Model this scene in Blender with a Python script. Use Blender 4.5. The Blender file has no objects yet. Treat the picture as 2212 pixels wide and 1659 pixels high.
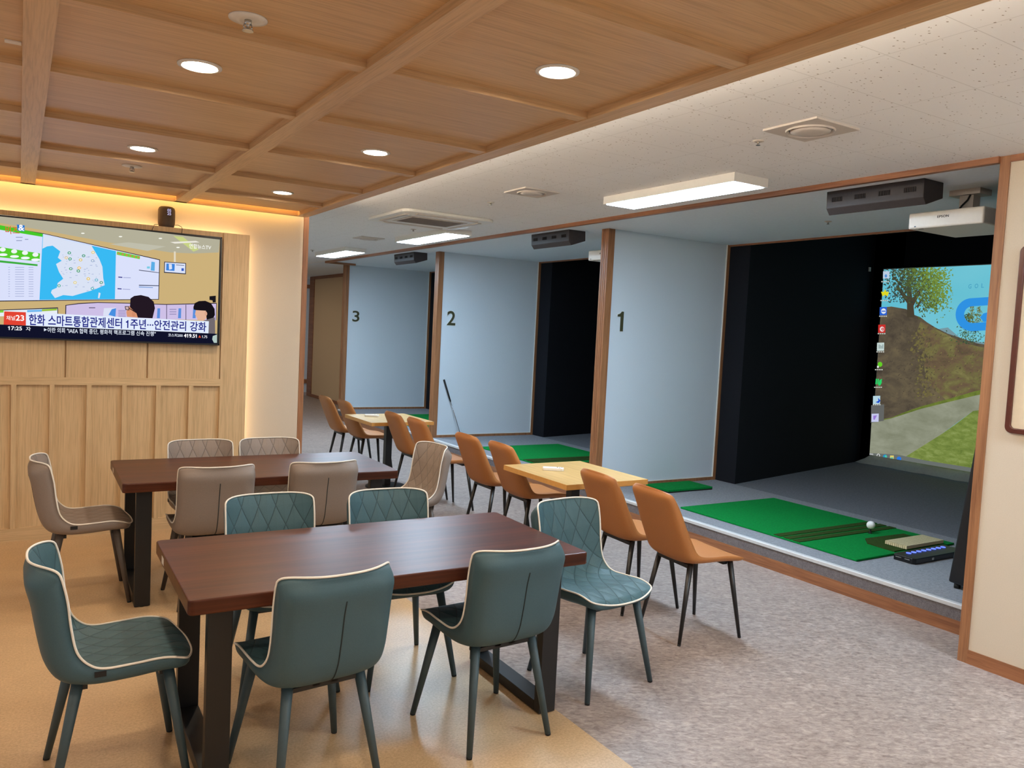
import bpy, bmesh, math, random
import numpy as np
from mathutils import Vector, Matrix
random.seed(7)
C = bpy.context.scene.collection
SC = bpy.context.scene

# ------------------------------------------------------------------ camera, world, exposure
CAM = Vector((0.0, 0.0, 1.7044))
F_PX = 1724.76
RT = Vector((0.8503980, -0.5238361, 0.0491821))
UP = Vector((-0.0084147, 0.0799241, 0.9967654))
FW = Vector((0.5260726, 0.8480612, -0.0635594))
cd = bpy.data.cameras.new('camera'); cam = bpy.data.objects.new('camera', cd); C.objects.link(cam)
cd.sensor_width = 36.0; cd.lens = 36.0 * F_PX / 2212.0; cd.clip_start = 0.05; cd.clip_end = 100
cam.matrix_world = Matrix(((RT.x, UP.x, -FW.x, CAM.x), (RT.y, UP.y, -FW.y, CAM.y), (RT.z, UP.z, -FW.z, CAM.z), (0, 0, 0, 1)))
SC.camera = cam
w = bpy.data.worlds.new('world'); SC.world = w; w.use_nodes = True
w.node_tree.nodes['Background'].inputs[0].default_value = (0.96, 0.97, 1.0, 1)
w.node_tree.nodes['Background'].inputs[1].default_value = 0.55
SC.view_settings.view_transform = 'Standard'; SC.view_settings.look = 'None'
SC.view_settings.exposure = 0.0; SC.view_settings.gamma = 1.0; SC.view_settings.use_curve_mapping = False
L_LED = 80.0        # ceiling light panels, cool white
L_DOWN = 300.0      # recessed downlights, warm white
L_COVE = 12.0        # cove strips, amber
COOL = (0.60, 0.80, 1.0); WARM = (1.0, 0.84, 0.65); AMBER = (1.0, 0.62, 0.20)

def at(px, py, X=None, Y=None, Z=None):
    """the point of the room seen at a pixel of the photograph, on a plane of the room"""
    d = RT * ((px - 1106.0) / F_PX) - UP * ((py - 829.5) / F_PX) + FW
    if X is not None: t = (X - CAM.x) / d.x
    elif Y is not None: t = (Y - CAM.y) / d.y
    else: t = (Z - CAM.z) / d.z
    return CAM + d * t

# ------------------------------------------------------------------ materials
def lin(c):
    return tuple(((v / 255.0) / 12.92 if v / 255.0 <= 0.04045 else ((v / 255.0 + 0.055) / 1.055) ** 2.4) for v in c)
def newmat(name):
    m = bpy.data.materials.new(name); m.use_nodes = True
    nt = m.node_tree; b = nt.nodes['Principled BSDF']
    return m, nt, b
def coords(nt, scale=(1, 1, 1), rot=(0, 0, 0)):
    tc = nt.nodes.new('ShaderNodeTexCoord'); mp = nt.nodes.new('ShaderNodeMapping')
    mp.inputs['Scale'].default_value = scale; mp.inputs['Rotation'].default_value = rot
    nt.links.new(tc.outputs['Object'], mp.inputs['Vector']); return mp.outputs['Vector']
def noise(nt, vec, scale, detail=4, rough=0.6, dist=0.0):
    n = nt.nodes.new('ShaderNodeTexNoise'); n.inputs['Scale'].default_value = scale
    n.inputs['Detail'].default_value = detail; n.inputs['Roughness'].default_value = rough
    n.inputs['Distortion'].default_value = dist
    nt.links.new(vec, n.inputs['Vector']); return n.outputs['Fac']
def ramp(nt, fac, stops):
    r = nt.nodes.new('ShaderNodeValToRGB'); e = r.color_ramp.elements
    while len(e) < len(stops): e.new(0.5)
    for k, (p, c) in enumerate(stops):
        e[k].position = p; e[k].color = (c[0], c[1], c[2], 1)
    nt.links.new(fac, r.inputs['Fac']); return r.outputs['Color']
def mixc(nt, fac, a, b, mode='MIX'):
    x = nt.nodes.new('ShaderNodeMix'); x.data_type = 'RGBA'; x.blend_type = mode
    for s, v in ((x.inputs['Factor'], fac), (x.inputs['A'], a), (x.inputs['B'], b)):
        if hasattr(v, 'is_linked') or hasattr(v, 'links'): nt.links.new(v, s)
        else: s.default_value = v if not isinstance(v, tuple) else (v[0], v[1], v[2], 1)
    return x.outputs['Result']
def math_(nt, op, a, b=None, clamp=False):
    n = nt.nodes.new('ShaderNodeMath'); n.operation = op; n.use_clamp = clamp
    for s, v in zip(n.inputs, (a, b)):
        if v is None: continue
        if hasattr(v, 'links'): nt.links.new(v, s)
        else: s.default_value = v
    return n.outputs[0]
def bump(nt, b, h, strength=0.2, dist=0.002):
    n = nt.nodes.new('ShaderNodeBump'); n.inputs['Strength'].default_value = strength; n.inputs['Distance'].default_value = dist
    nt.links.new(h, n.inputs['Height']); nt.links.new(n.outputs['Normal'], b.inputs['Normal'])
def plain(name, rgb, rough=0.5, metal=0.0, var=0.06, nscale=40, bmp=0.0, spec=0.5):
    m, nt, b = newmat(name); c = lin(rgb)
    f = noise(nt, coords(nt), nscale, 3)
    lo = tuple(v * (1 - var) for v in c); hi = tuple(min(1, v * (1 + var)) for v in c)
    nt.links.new(ramp(nt, f, [(0.3, lo), (0.7, hi)]), b.inputs['Base Color'])
    b.inputs['Roughness'].default_value = rough; b.inputs['Metallic'].default_value = metal
    b.inputs['Specular IOR Level'].default_value = spec
    if bmp: bump(nt, b, f, bmp)
    return m
def glow(name, col, strength):
    m = bpy.data.materials.new(name); m.use_nodes = True; nt = m.node_tree; nt.nodes.clear()
    o = nt.nodes.new('ShaderNodeOutputMaterial'); e = nt.nodes.new('ShaderNodeEmission')
    e.inputs['Color'].default_value = (*col, 1); e.inputs['Strength'].default_value = strength
    nt.links.new(e.outputs[0], o.inputs['Surface']); return m
def glow_noise(name, stops, scale, strength, detail=5):
    m = glow(name, (1, 1, 1), strength); nt = m.node_tree
    e = [n for n in nt.nodes if n.type == 'EMISSION'][0]
    f = noise(nt, coords(nt, scale), 1.0, detail, 0.65, 0.4)
    nt.links.new(ramp(nt, f, [(p, lin(c)) for p, c in stops]), e.inputs['Color']); return m
def wood(name, dark, light, axis, rough=0.45, fine=1.0, knots=False, coat=0.0, contrast=1.0, spec=0.5):
    m, nt, b = newmat(name); d, l = lin(dark), lin(light)
    long_, sh = 1.2 * fine, 26.0 * fine
    sc = [sh, sh, sh]; sc[axis] = long_
    v = coords(nt, tuple(sc))
    f1 = noise(nt, v, 1.0, 5, 0.65, 0.6)
    sc2 = [150.0 * fine] * 3; sc2[axis] = 5.0 * fine
    f2 = noise(nt, coords(nt, tuple(sc2)), 1.0, 2, 0.5)
    mid = tuple((p + q) / 2 for p, q in zip(d, l))
    c1 = ramp(nt, f1, [(0.5 - 0.2 / contrast, d), (0.5, mid), (0.5 + 0.22 / contrast, l)])
    c2 = ramp(nt, f2, [(0.35, (0.78, 0.76, 0.74)), (0.55, (1, 1, 1))])
    col = mixc(nt, 0.7, c1, c2, 'MULTIPLY')
    nt.links.new(col, b.inputs['Base Color'])
    b.inputs['Roughness'].default_value = rough; b.inputs['Coat Weight'].default_value = coat
    b.inputs['Coat Roughness'].default_value = 0.12; b.inputs['Specular IOR Level'].default_value = spec
    bump(nt, b, f2, 0.12, 0.001)
    return m

M = {}
M['oak_x'] = wood('oak_grain_x', (198, 160, 116), (218, 183, 138), 0, 0.42, contrast=0.8)
M['oak_y'] = wood('oak_grain_y', (200, 163, 119), (220, 186, 142), 1, 0.42, contrast=0.8)
M['oak_z'] = wood('oak_grain_z', (206, 174, 130), (226, 196, 150), 2, 0.5, contrast=0.6)
M['oak_zx'] = wood('oak_rail', (206, 174, 130), (226, 196, 150), 0, 0.5)
M['walnut_z'] = wood('walnut_z', (128, 84, 54), (172, 120, 80), 2, 0.45, 1.3)
M['walnut_y'] = wood('walnut_y', (122, 76, 48), (168, 112, 74), 1, 0.45, 1.3)
M['walnut_x'] = wood('walnut_x', (122, 78, 50), (166, 114, 76), 0, 0.45, 1.3)
M['table_wood'] = wood('dark_table_wood', (52, 23, 11), (98, 49, 26), 0, 0.35, 0.55, coat=0.0, contrast=0.9, spec=0.26)
M['maple'] = wood('maple_laminate', (184, 146, 88), (204, 168, 110), 1, 0.4, 1.0)
M['maple_edge'] = plain('maple_edge', (206, 150, 78), 0.5)
M['black_steel'] = plain('black_steel', (19, 18, 18), 0.42, 0.0, 0.1, 200, 0.05)
M['black_leg'] = plain('black_leg', (24, 23, 23), 0.38, 0.0, 0.1)
M['rubber'] = plain('rubber', (12, 12, 12), 0.7)
M['white_plastic'] = plain('white_plastic', (226, 222, 214), 0.4, var=0.02)
M['ivory_panel'] = plain('ivory_cover', (196, 186, 176), 0.55, var=0.03)
M['grille_grey'] = plain('grille_grey', (120, 108, 100), 0.7)
M['chrome'] = plain('chrome', (190, 186, 180), 0.22, 0.9, 0.03)
M['steel_shaft'] = plain('steel_shaft', (150, 150, 152), 0.25, 0.9, 0.03)
M['alu'] = plain('aluminium_nosing', (196, 196, 196), 0.6, 0.0, 0.03)
M['black_plastic'] = plain('black_plastic', (16, 16, 18), 0.35)
M['dark_box'] = plain('dark_sensor_box', (52, 46, 46), 0.55, var=0.1)
M['slot_soft'] = plain('slot_soft', (30, 26, 26), 0.8)
M['slot'] = plain('slot', (10, 10, 10), 0.8)
M['black_fabric'] = plain('black_fabric', (27, 29, 35), 0.95, var=0.25, nscale=300, bmp=0.1, spec=0.15)
M['paint_white'] = plain('warm_white_wallpaper', (206, 192, 172), 0.8, var=0.03, nscale=180, bmp=0.05)
M['paint_bay'] = plain('bay_wallpaper', (202, 213, 222), 0.85, var=0.03, nscale=180, bmp=0.05)
M['paint_beige'] = plain('beige_wallpaper', (212, 186, 150), 0.8, var=0.03, nscale=150)
M['ceil_smooth'] = plain('bay_ceiling_paint', (222, 231, 238), 0.8, var=0.03)
M['ball'] = plain('ball_white', (240, 240, 240), 0.3, var=0.01)
M['straw'] = plain('brush_bristle', (206, 192, 152), 0.9, var=0.25, nscale=250, bmp=0.4)
M['num'] = plain('dark_olive_number', (66, 66, 44), 0.4, var=0.03)
M['num_edge'] = plain('number_edge', (225, 228, 226), 0.5, var=0.01)
M['frame_brown'] = plain('frame_brown', (84, 36, 22), 0.3, var=0.1)
M['board_cream'] = plain('board_cream', (224, 206, 178), 0.5, var=0.02)
M['speaker_cloth'] = plain('speaker_cloth', (92, 78, 66), 0.9, var=0.2, nscale=400, bmp=0.2)
M['cable'] = plain('cable', (40, 30, 22), 0.5)
M['screen_cloth'] = plain('screen_cloth', (150, 156, 150), 0.8, var=0.06, nscale=20)
M['led'] = glow('led_diffuser', COOL, L_LED)
M['down'] = glow('downlight_lens', WARM, L_DOWN)
M['cove'] = glow('cove_strip', AMBER, L_COVE)
M['cove_white'] = glow('edge_strip', (1.0, 0.91, 0.76), 75.0)
M['cove_back'] = glow('panel_backlight', (1.0, 0.74, 0.40), 16.0)
M['blue_led'] = glow('blue_led', (0.10, 0.16, 1.0), 2.2)
M['clock'] = glow('clock_digits', (0.62, 0.56, 0.85), 0.9)

def floor_beige():
    m, nt, b = newmat('beige_floor_tile'); v = coords(nt)
    f1 = noise(nt, v, 90, 4, 0.7); f2 = noise(nt, v, 5, 3, 0.6); f3 = noise(nt, v, 150, 2, 0.6)
    c = ramp(nt, f1, [(0.32, lin((184, 150, 110))), (0.55, lin((204, 170, 128))), (0.72, lin((214, 182, 140)))])
    c = mixc(nt, 0.5, c, ramp(nt, f2, [(0.3, (0.86, 0.86, 0.86)), (0.7, (1.08, 1.08, 1.08))]), 'MULTIPLY')
    c = mixc(nt, 0.6, c, ramp(nt, f3, [(0.30, (0.60, 0.58, 0.54)), (0.40, (1, 1, 1))]), 'MULTIPLY')
    nt.links.new(c, b.inputs['Base Color'])
    b.inputs['Roughness'].default_value = 0.36; bump(nt, b, f1, 0.05, 0.001); return m
def floor_vinyl():
    m, nt, b = newmat('grey_pink_vinyl'); 
    tc = nt.nodes.new('ShaderNodeTexCoord'); vr = nt.nodes.new('ShaderNodeVectorRotate'); vr.rotation_type = 'Z_AXIS'
    vr.inputs['Angle'].default_value = 0.55; nt.links.new(tc.outputs['Object'], vr.inputs['Vector'])
    def st(sx, sy):
        mp = nt.nodes.new('ShaderNodeMapping'); mp.inputs['Scale'].default_value = (sx, sy, 1); nt.links.new(vr.outputs[0], mp.inputs['Vector']); return mp.outputs['Vector']
    f1 = noise(nt, st(26, 52), 1.0, 7, 0.72, 0.7); f2 = noise(nt, st(4, 8), 1.0, 5, 0.65); f3 = noise(nt, st(9, 24), 1.0, 5, 0.75, 0.6)
    c = ramp(nt, f1, [(0.33, lin((116, 101, 95))), (0.5, lin((155, 140, 132))), (0.68, lin((184, 169, 160)))])
    c = mixc(nt, 0.55, c, ramp(nt, f3, [(0.32, (0.66, 0.62, 0.60)), (0.5, (1, 1, 1)), (0.7, (1.12, 1.12, 1.12))]), 'MULTIPLY')
    c = mixc(nt, 0.5, c, ramp(nt, f2, [(0.3, (0.70, 0.67, 0.66)), (0.7, (1.18, 1.18, 1.18))]), 'MULTIPLY')
    nt.links.new(c, b.inputs['Base Color'])
    b.inputs['Roughness'].default_value = 0.42; bump(nt, b, f1, 0.06, 0.001); return m
def ceiling_tile():
    m, nt, b = newmat('mineral_ceiling_tile'); v = coords(nt)
    base = lin((232, 231, 230))
    vo = nt.nodes.new('ShaderNodeTexVoronoi'); vo.inputs['Scale'].default_value = 30; vo.feature = 'F1'
    vec = coords(nt, (1, 1.6, 1)); dn = noise(nt, v, 40, 2)
    nt.links.new(vec, vo.inputs['Vector'])
    # short worm pits, a few per cell
    size = noise(nt, v, 60, 2)
    lim = math_(nt, 'MULTIPLY', math_(nt, 'SUBTRACT', size, 0.40), 0.75)
    pit = math_(nt, 'LESS_THAN', math_(nt, 'ADD', vo.outputs['Distance'], math_(nt, 'MULTIPLY', dn, 0.10)), math_(nt, 'ADD', lim, 0.075))
    sx = nt.nodes.new('ShaderNodeSeparateXYZ'); nt.links.new(v, sx.inputs[0])
    def seam(o, off, pitch):
        p = math_(nt, 'PINGPONG', math_(nt, 'ADD', o, off), pitch / 2)
        return math_(nt, 'LESS_THAN', p, 0.0018)
    s = math_(nt, 'MAXIMUM', seam(sx.outputs['X'], -2.08, 0.6), seam(sx.outputs['Y'], -1.53, 0.32))
    c = mixc(nt, pit, base, lin((158, 148, 138)))
    c = mixc(nt, math_(nt, 'MULTIPLY', s, 0.28), c, lin((120, 112, 104)))
    nt.links.new(c, b.inputs['Base Color']); b.inputs['Roughness'].default_value = 0.85
    h = math_(nt, 'SUBTRACT', 1.0, pit); bump(nt, b, h, 0.4, 0.002); return m
def carpet(name, a, c_, sc=260):
    m, nt, b = newmat(name); f = noise(nt, coords(nt), sc, 3, 0.8); f2 = noise(nt, coords(nt), sc / 6, 3, 0.8)
    c = ramp(nt, f, [(0.3, lin(a)), (0.7, lin(c_))])
    c = mixc(nt, 0.6, c, ramp(nt, f2, [(0.35, (0.72, 0.72, 0.72)), (0.65, (1.2, 1.2, 1.2))]), 'MULTIPLY')
    nt.links.new(c, b.inputs['Base Color']); b.inputs['Roughness'].default_value = 0.95
    b.inputs['Specular IOR Level'].default_value = 0.1; bump(nt, b, f, 0.25, 0.002); return m
def fabric(name, rgb, quilt=False, rough=0.55):
    m, nt, b = newmat(name); c = lin(rgb)
    f = noise(nt, coords(nt), 500, 2); lo = tuple(v * .86 for v in c); hi = tuple(v * 1.12 for v in c)
    col = ramp(nt, f, [(0.3, lo), (0.7, hi)])
    b.inputs['Roughness'].default_value = rough; b.inputs['Specular IOR Level'].default_value = 0.35
    if quilt:
        uv = nt.nodes.new('ShaderNodeUVMap'); uv.uv_map = 'quilt'
        s = nt.nodes.new('ShaderNodeSeparateXYZ'); nt.links.new(uv.outputs[0], s.inputs[0])
        a = math_(nt, 'ADD', s.outputs['X'], s.outputs['Y']); d = math_(nt, 'SUBTRACT', s.outputs['X'], s.outputs['Y'])
        pa, pd = math_(nt, 'PINGPONG', a, 0.5), math_(nt, 'PINGPONG', d, 0.5)
        near = math_(nt, 'MINIMUM', pa, pd)
        h = math_(nt, 'POWER', math_(nt, 'MULTIPLY', near, 2.0, True), 0.45)
        line = math_(nt, 'LESS_THAN', near, 0.024)
        col = mixc(nt, math_(nt, 'MULTIPLY', line, 0.6), col, tuple(v * .35 for v in c))
        bump(nt, b, h, 0.9, 0.006)
    else: bump(nt, b, f, 0.08, 0.001)
    nt.links.new(col, b.inputs['Base Color']); return m
M['floor_beige'] = floor_beige(); M['floor_vinyl'] = floor_vinyl(); M['ceil_tile'] = ceiling_tile()
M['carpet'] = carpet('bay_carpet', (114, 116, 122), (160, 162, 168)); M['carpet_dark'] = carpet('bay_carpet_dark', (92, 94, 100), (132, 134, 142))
M['riser_carpet'] = carpet('riser_carpet', (84, 80, 82), (132, 126, 128))
M['turf'] = carpet('green_turf', (0, 96, 40), (14, 146, 66), 320); M['turf_dark'] = carpet('dark_turf', (34, 52, 18), (58, 80, 34), 320)
M['teal'] = fabric('teal_fabric', (64, 90, 98)); M['teal_q'] = fabric('teal_quilted', (66, 95, 102), True)
M['taupe'] = fabric('taupe_fabric', (136, 122, 112)); M['taupe_q'] = fabric('taupe_quilted', (140, 125, 114), True)
M['teal_leg'] = plain('teal_painted_leg', (58, 76, 82), 0.5); M['taupe_leg'] = plain('taupe_painted_leg', (82, 72, 64), 0.5)
M['piping'] = plain('cream_piping', (234, 228, 216), 0.6, var=0.03)
M['seam'] = plain('dark_seam', (30, 40, 42), 0.8)
M['orange'] = fabric('tan_leatherette', (172, 112, 62), rough=0.5)
M['tag'] = plain('black_tag', (18, 18, 20), 0.6)

# ------------------------------------------------------------------ mesh helpers
def bm_new(): return bmesh.new()
def box(bm, a, b, mi=0):
    x0, y0, z0 = [min(p, q) for p, q in zip(a, b)]; x1, y1, z1 = [max(p, q) for p, q in zip(a, b)]
    v = [bm.verts.new(p) for p in ((x0, y0, z0), (x1, y0, z0), (x1, y1, z0), (x0, y1, z0), (x0, y0, z1), (x1, y0, z1), (x1, y1, z1), (x0, y1, z1))]
    for q in ((3, 2, 1, 0), (4, 5, 6, 7), (0, 1, 5, 4), (1, 2, 6, 5), (2, 3, 7, 6), (3, 0, 4, 7)):
        f = bm.faces.new([v[k] for k in q]); f.material_index = mi
    return v
def prism(bm, pts, axis, a, b, mi=0):
    """outline pts (2-D, in the plane across axis) run from a to b along the axis"""
    def p3(p, t):
        return {0: (t, p[0], p[1]), 1: (p[0], t, p[1]), 2: (p[0], p[1], t)}[axis]
    lo = [bm.verts.new(p3(p, a)) for p in pts]; hi = [bm.verts.new(p3(p, b)) for p in pts]
    n = len(pts); fs = [bm.faces.new(lo[::-1]), bm.faces.new(hi)]
    for k in range(n): fs.append(bm.faces.new((lo[k], lo[(k + 1) % n], hi[(k + 1) % n], hi[k])))
    for f in fs: f.material_index = mi
def rrect(cx, cy, w_, h_, r, n=6):
    pts = []
    for sx, sy, a0 in ((1, 1, 0), (-1, 1, 90), (-1, -1, 180), (1, -1, 270)):
        for k in range(n + 1):
            a = math.radians(a0 + 90 * k / n)
            pts.append((cx + sx * (w_ / 2 - r) + r * math.cos(a), cy + sy * (h_ / 2 - r) + r * math.sin(a)))
    return pts
def cone(bm, p, q, r0, r1, n=14, mi=0, cap=True):
    p, q = Vector(p), Vector(q); d = (q - p).normalized()
    a = d.orthogonal().normalized(); b = d.cross(a)
    rings = []
    for c, r in ((p, r0), (q, r1)):
        rings.append([bm.verts.new(c + (a * math.cos(2 * math.pi * k / n) + b * math.sin(2 * math.pi * k / n)) * r) for k in range(n)])
    for k in range(n):
        f = bm.faces.new((rings[0][k], rings[0][(k + 1) % n], rings[1][(k + 1) % n], rings[1][k])); f.smooth = True; f.material_index = mi
    if cap:
        for f in (bm.faces.new(rings[0][::-1]), bm.faces.new(rings[1])): f.material_index = mi
def lathe(bm, prof, c, n=32, mi=0, close=True):
    rings = []
    for r, z in prof:
        rings.append([bm.verts.new((c[0] + r * math.cos(2 * math.pi * k / n), c[1] + r * math.sin(2 * math.pi * k / n), c[2] + z)) for k in range(n)])
    for A, B in zip(rings, rings[1:]):
        for k in range(n):
            f = bm.faces.new((A[k], A[(k + 1) % n], B[(k + 1) % n], B[k])); f.smooth = True; f.material_index = mi
    if close:
        for f in (bm.faces.new(rings[0][::-1]), bm.faces.new(rings[-1])): f.material_index = mi
def tube(bm, pts, r, n=8, closed=False, mi=0):
    pts = [Vector(p) for p in pts]; N = len(pts); rings = []; prev = None
    for i, p in enumerate(pts):
        a = pts[(i - 1) % N] if closed or i > 0 else p; b = pts[(i + 1) % N] if closed or i < N - 1 else p
        d = (b - a).normalized()
        u = d.orthogonal().normalized() if prev is None else (prev - d * prev.dot(d)).normalized()
        prev = u; v = d.cross(u)
        rings.append([bm.verts.new(p + (u * math.cos(2 * math.pi * k / n) + v * math.sin(2 * math.pi * k / n)) * r) for k in range(n)])
    rng = range(N) if closed else range(N - 1)
    for i in rng:
        A, B = rings[i], rings[(i + 1) % N]
        off = 0
        if closed and i == N - 1:
            off = min(range(n), key=lambda o: sum((A[k].co - B[(k + o) % n].co).length for k in range(n)))
        for k in range(n):
            f = bm.faces.new((A[k], A[(k + 1) % n], B[(k + 1 + off) % n], B[(k + off) % n])); f.smooth = True; f.material_index = mi
    if not closed:
        for f in (bm.faces.new(rings[0][::-1]), bm.faces.new(rings[-1])): f.material_index = mi
def obj(name, bm, mats, parent=None, bevel=0.0, loc=None):
    if not isinstance(mats, (list, tuple)): mats = [mats]
    bmesh.ops.recalc_face_normals(bm, faces=bm.faces)
    me = bpy.data.meshes.new(name); bm.to_mesh(me); bm.free()
    for m in mats: me.materials.append(M[m] if isinstance(m, str) else m)
    o = bpy.data.objects.new(name, me); C.objects.link(o)
    if parent: o.parent = parent
    if loc: o.location = loc
    if bevel:
        md = o.modifiers.new('bevel', 'BEVEL'); md.width = bevel; md.segments = 3; md.limit_method = 'ANGLE'
    return o
def boxobj(name, a, b, mat, parent=None, bevel=0.0):
    bm = bm_new(); box(bm, a, b); return obj(name, bm, mat, parent, bevel)
def tag(o, label, cat, group=None):
    o['label'] = label; o['category'] = cat
    if group: o['group'] = group
    return o
def struct(o, label=None):
    o['kind'] = 'structure'
    if label: o['label'] = label
    return o
def thing(name, label, cat, loc=(0, 0, 0), rz=0.0, group=None):
    o = bpy.data.objects.new(name, None); C.objects.link(o); o.location = loc; o.rotation_euler = (0, 0, rz)
    o.empty_display_size = 0.1
    return tag(o, label, cat, group)
def copy_tree(o, loc=None, rz=None):
    c = o.copy(); C.objects.link(c)
    if loc is not None: c.location = loc
    if rz is not None: c.rotation_euler = (0, 0, rz)
    for ch in list(o.children):
        k = ch.copy(); C.objects.link(k); k.parent = c
        for g in list(ch.children):
            h = g.copy(); C.objects.link(h); h.parent = k
    return c

def text_geo(body, bold=0.0):
    cu = bpy.data.curves.new('lettering', 'FONT'); cu.body = body; cu.offset = bold
    o = bpy.data.objects.new('lettering', cu); C.objects.link(o)
    dg = bpy.context.evaluated_depsgraph_get(); me = bpy.data.meshes.new_from_object(o.evaluated_get(dg))
    vs = [(v.co.x, v.co.y) for v in me.vertices]; fs = [tuple(p.vertices) for p in me.polygons]
    bpy.data.objects.remove(o); bpy.data.curves.remove(cu); bpy.data.meshes.remove(me)
    if '1' in body:                                  # give the plain bar of the figure one its flag
        for f in list(fs):
            xs = [vs[i][0] for i in f]; ys = [vs[i][1] for i in f]
            if len(f) in (3, 4) and max(ys) - min(ys) > 0.6 and abs(min(ys)) < 0.05 and abs(max(ys) - 0.68) < 0.05 and max(xs) - min(xs) < 0.2:
                fs.remove(f); k = len(vs); vs += one_outline(min(xs), max(xs), min(ys), max(ys))
                fs.append((k, k + 1, k + 2, k + 3, k + 7)); fs.append((k + 3, k + 4, k + 5, k + 6, k + 7))
        used = sorted({i for f in fs for i in f}); m = {i: k for k, i in enumerate(used)}
        vs = [vs[i] for i in used]; fs = [tuple(m[i] for i in f) for f in fs]
    return vs, fs
def one_outline(x0, x1, y0, y1):
    w_ = x1 - x0
    return [(x0, y0), (x1, y0), (x1, y1), (x0 + .3 * w_, y1), (x0 - .2 * w_, y1 - .75 * w_), (x0 - 1.1 * w_, y1 - 1.05 * w_), (x0 - 1.1 * w_, y1 - 1.75 * w_), (x0, y1 - 1.75 * w_)]
class Paint:
    """flat picture: coloured polygons, each layer a hair in front of the last, in one mesh"""
    def __init__(s, to3, strength=1.0): s.bm = bm_new(); s.to3 = to3; s.mats = []; s.k = 0; s.idx = {}; s.st = strength
    def col(s, rgb):
        if rgb not in s.idx:
            s.idx[rgb] = len(s.mats); s.mats.append(glow('picture_%d_%d_%d' % rgb, lin(rgb), s.st))
        return s.idx[rgb]
    def add(s, m): s.mats.append(m); s.idx[m.name] = len(s.mats) - 1; return m.name
    def poly(s, pts, rgb):
        s.k += 1
        vs = [s.bm.verts.new(s.to3(p[0], p[1], s.k)) for p in pts]
        f = s.bm.faces.new(vs); f.material_index = s.col(rgb) if isinstance(rgb, tuple) else s.idx[rgb]
        if len(pts) > 4: bmesh.ops.triangulate(s.bm, faces=[f])
    def rect(s, x0, y0, x1, y1, rgb): s.poly([(x0, y0), (x1, y0), (x1, y1), (x0, y1)], rgb)
    def disc(s, x, y, rx, ry, rgb, n=14): s.poly([(x + rx * math.cos(2 * math.pi * k / n), y + ry * math.sin(2 * math.pi * k / n)) for k in range(n)], rgb)
    def text(s, body, quad, rgb, bold=0.0):
        """lettering stretched into quad: bottom-left, bottom-right, top-right, top-left"""
        vs, fs = text_geo(body, bold); s.k += 1
        x0, x1 = min(v[0] for v in vs), max(v[0] for v in vs); y0, y1 = min(v[1] for v in vs), max(v[1] for v in vs)
        bl, br, tr, tl = [Vector((*q, 0)) for q in quad]; nv = []
        for x, y in vs:
            u, t = (x - x0) / (x1 - x0), (y - y0) / (y1 - y0)
            p = (bl * (1 - u) + br * u) * (1 - t) + (tl * (1 - u) + tr * u) * t
            nv.append(s.bm.verts.new(s.to3(p.x, p.y, s.k)))
        mi = s.col(rgb)
        for f in fs:
            try: s.bm.faces.new([nv[i] for i in f]).material_index = mi
            except ValueError: pass

# ------------------------------------------------------------------ the room shell
ZC = 2.782; ZW = 2.5986; YW = 6.916; ZP = 0.183; XS = 4.903; XR = 4.5
YD = [6.311, 10.057, 13.801]; XP = 6.64
struct(boxobj('floor', (-3.2, -3.2, -0.1), (2.1, YW + 0.1, 0), 'floor_beige'), 'beige speckled tile floor under the dining tables')
struct(boxobj('floor', (2.1, -3.2, -0.1), (10.4, 19.6, 0), 'floor_vinyl'), 'grey-pink mottled vinyl floor along the bays')
struct(boxobj('ceiling', (-3.2, -3.2, ZC), (4.52, 19.6, ZC + 0.1), 'ceil_tile'), 'white pitted mineral tile ceiling')
struct(boxobj('ceiling', (4.52, -3.2, ZC), (XP - 0.02, 19.6, ZC + 0.1), 'ceil_smooth'), 'smooth pale ceiling of the bays')
struct(boxobj('wall_tv', (-3.2, YW, 0), (2.09, YW + 0.13, ZC), 'paint_white'))
struct(boxobj('trim_1', (2.092, YW - 0.006, 0), (2.136, YW + 0.14, ZC), 'walnut_z'), 'walnut corner post at the end of the television wall')
struct(boxobj('wall_right', (XR, -3.2, 0), (XR + 0.09, 2.315, ZC), 'paint_white'))
struct(boxobj('trim_2', (XR - 0.006, 2.3147, 0), (XR + 0.12, 2.368, ZC), 'walnut_z'), 'walnut post between the white wall and the nearest bay')
struct(boxobj('baseboard_right', (XR - 0.008, -3.2, 0), (XR, 2.3145, 0.0775), 'walnut_y'))
struct(boxobj('trim_3', (XR - 0.008, -3.2, ZC - 0.036), (XR, 2.3145, ZC), 'walnut_y'), 'walnut strip along the top of the white wall')
struct(boxobj('trim_4', (4.478, 2.368, 2.748), (4.518, 13.52, ZC), 'walnut_y'), 'walnut strip along the ceiling over the bay fronts')
struct(boxobj('trim_5', (4.518, 13.48, 2.748), (5.02, 13.52, ZC), 'walnut_x'), 'walnut ceiling strip turning in at the last bay')
# side wall of the nearest bay, behind the post
struct(boxobj('wall_bay', (XR + 0.12, 2.30, 0), (9.9, 2.345, ZC), 'black_fabric'))
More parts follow.
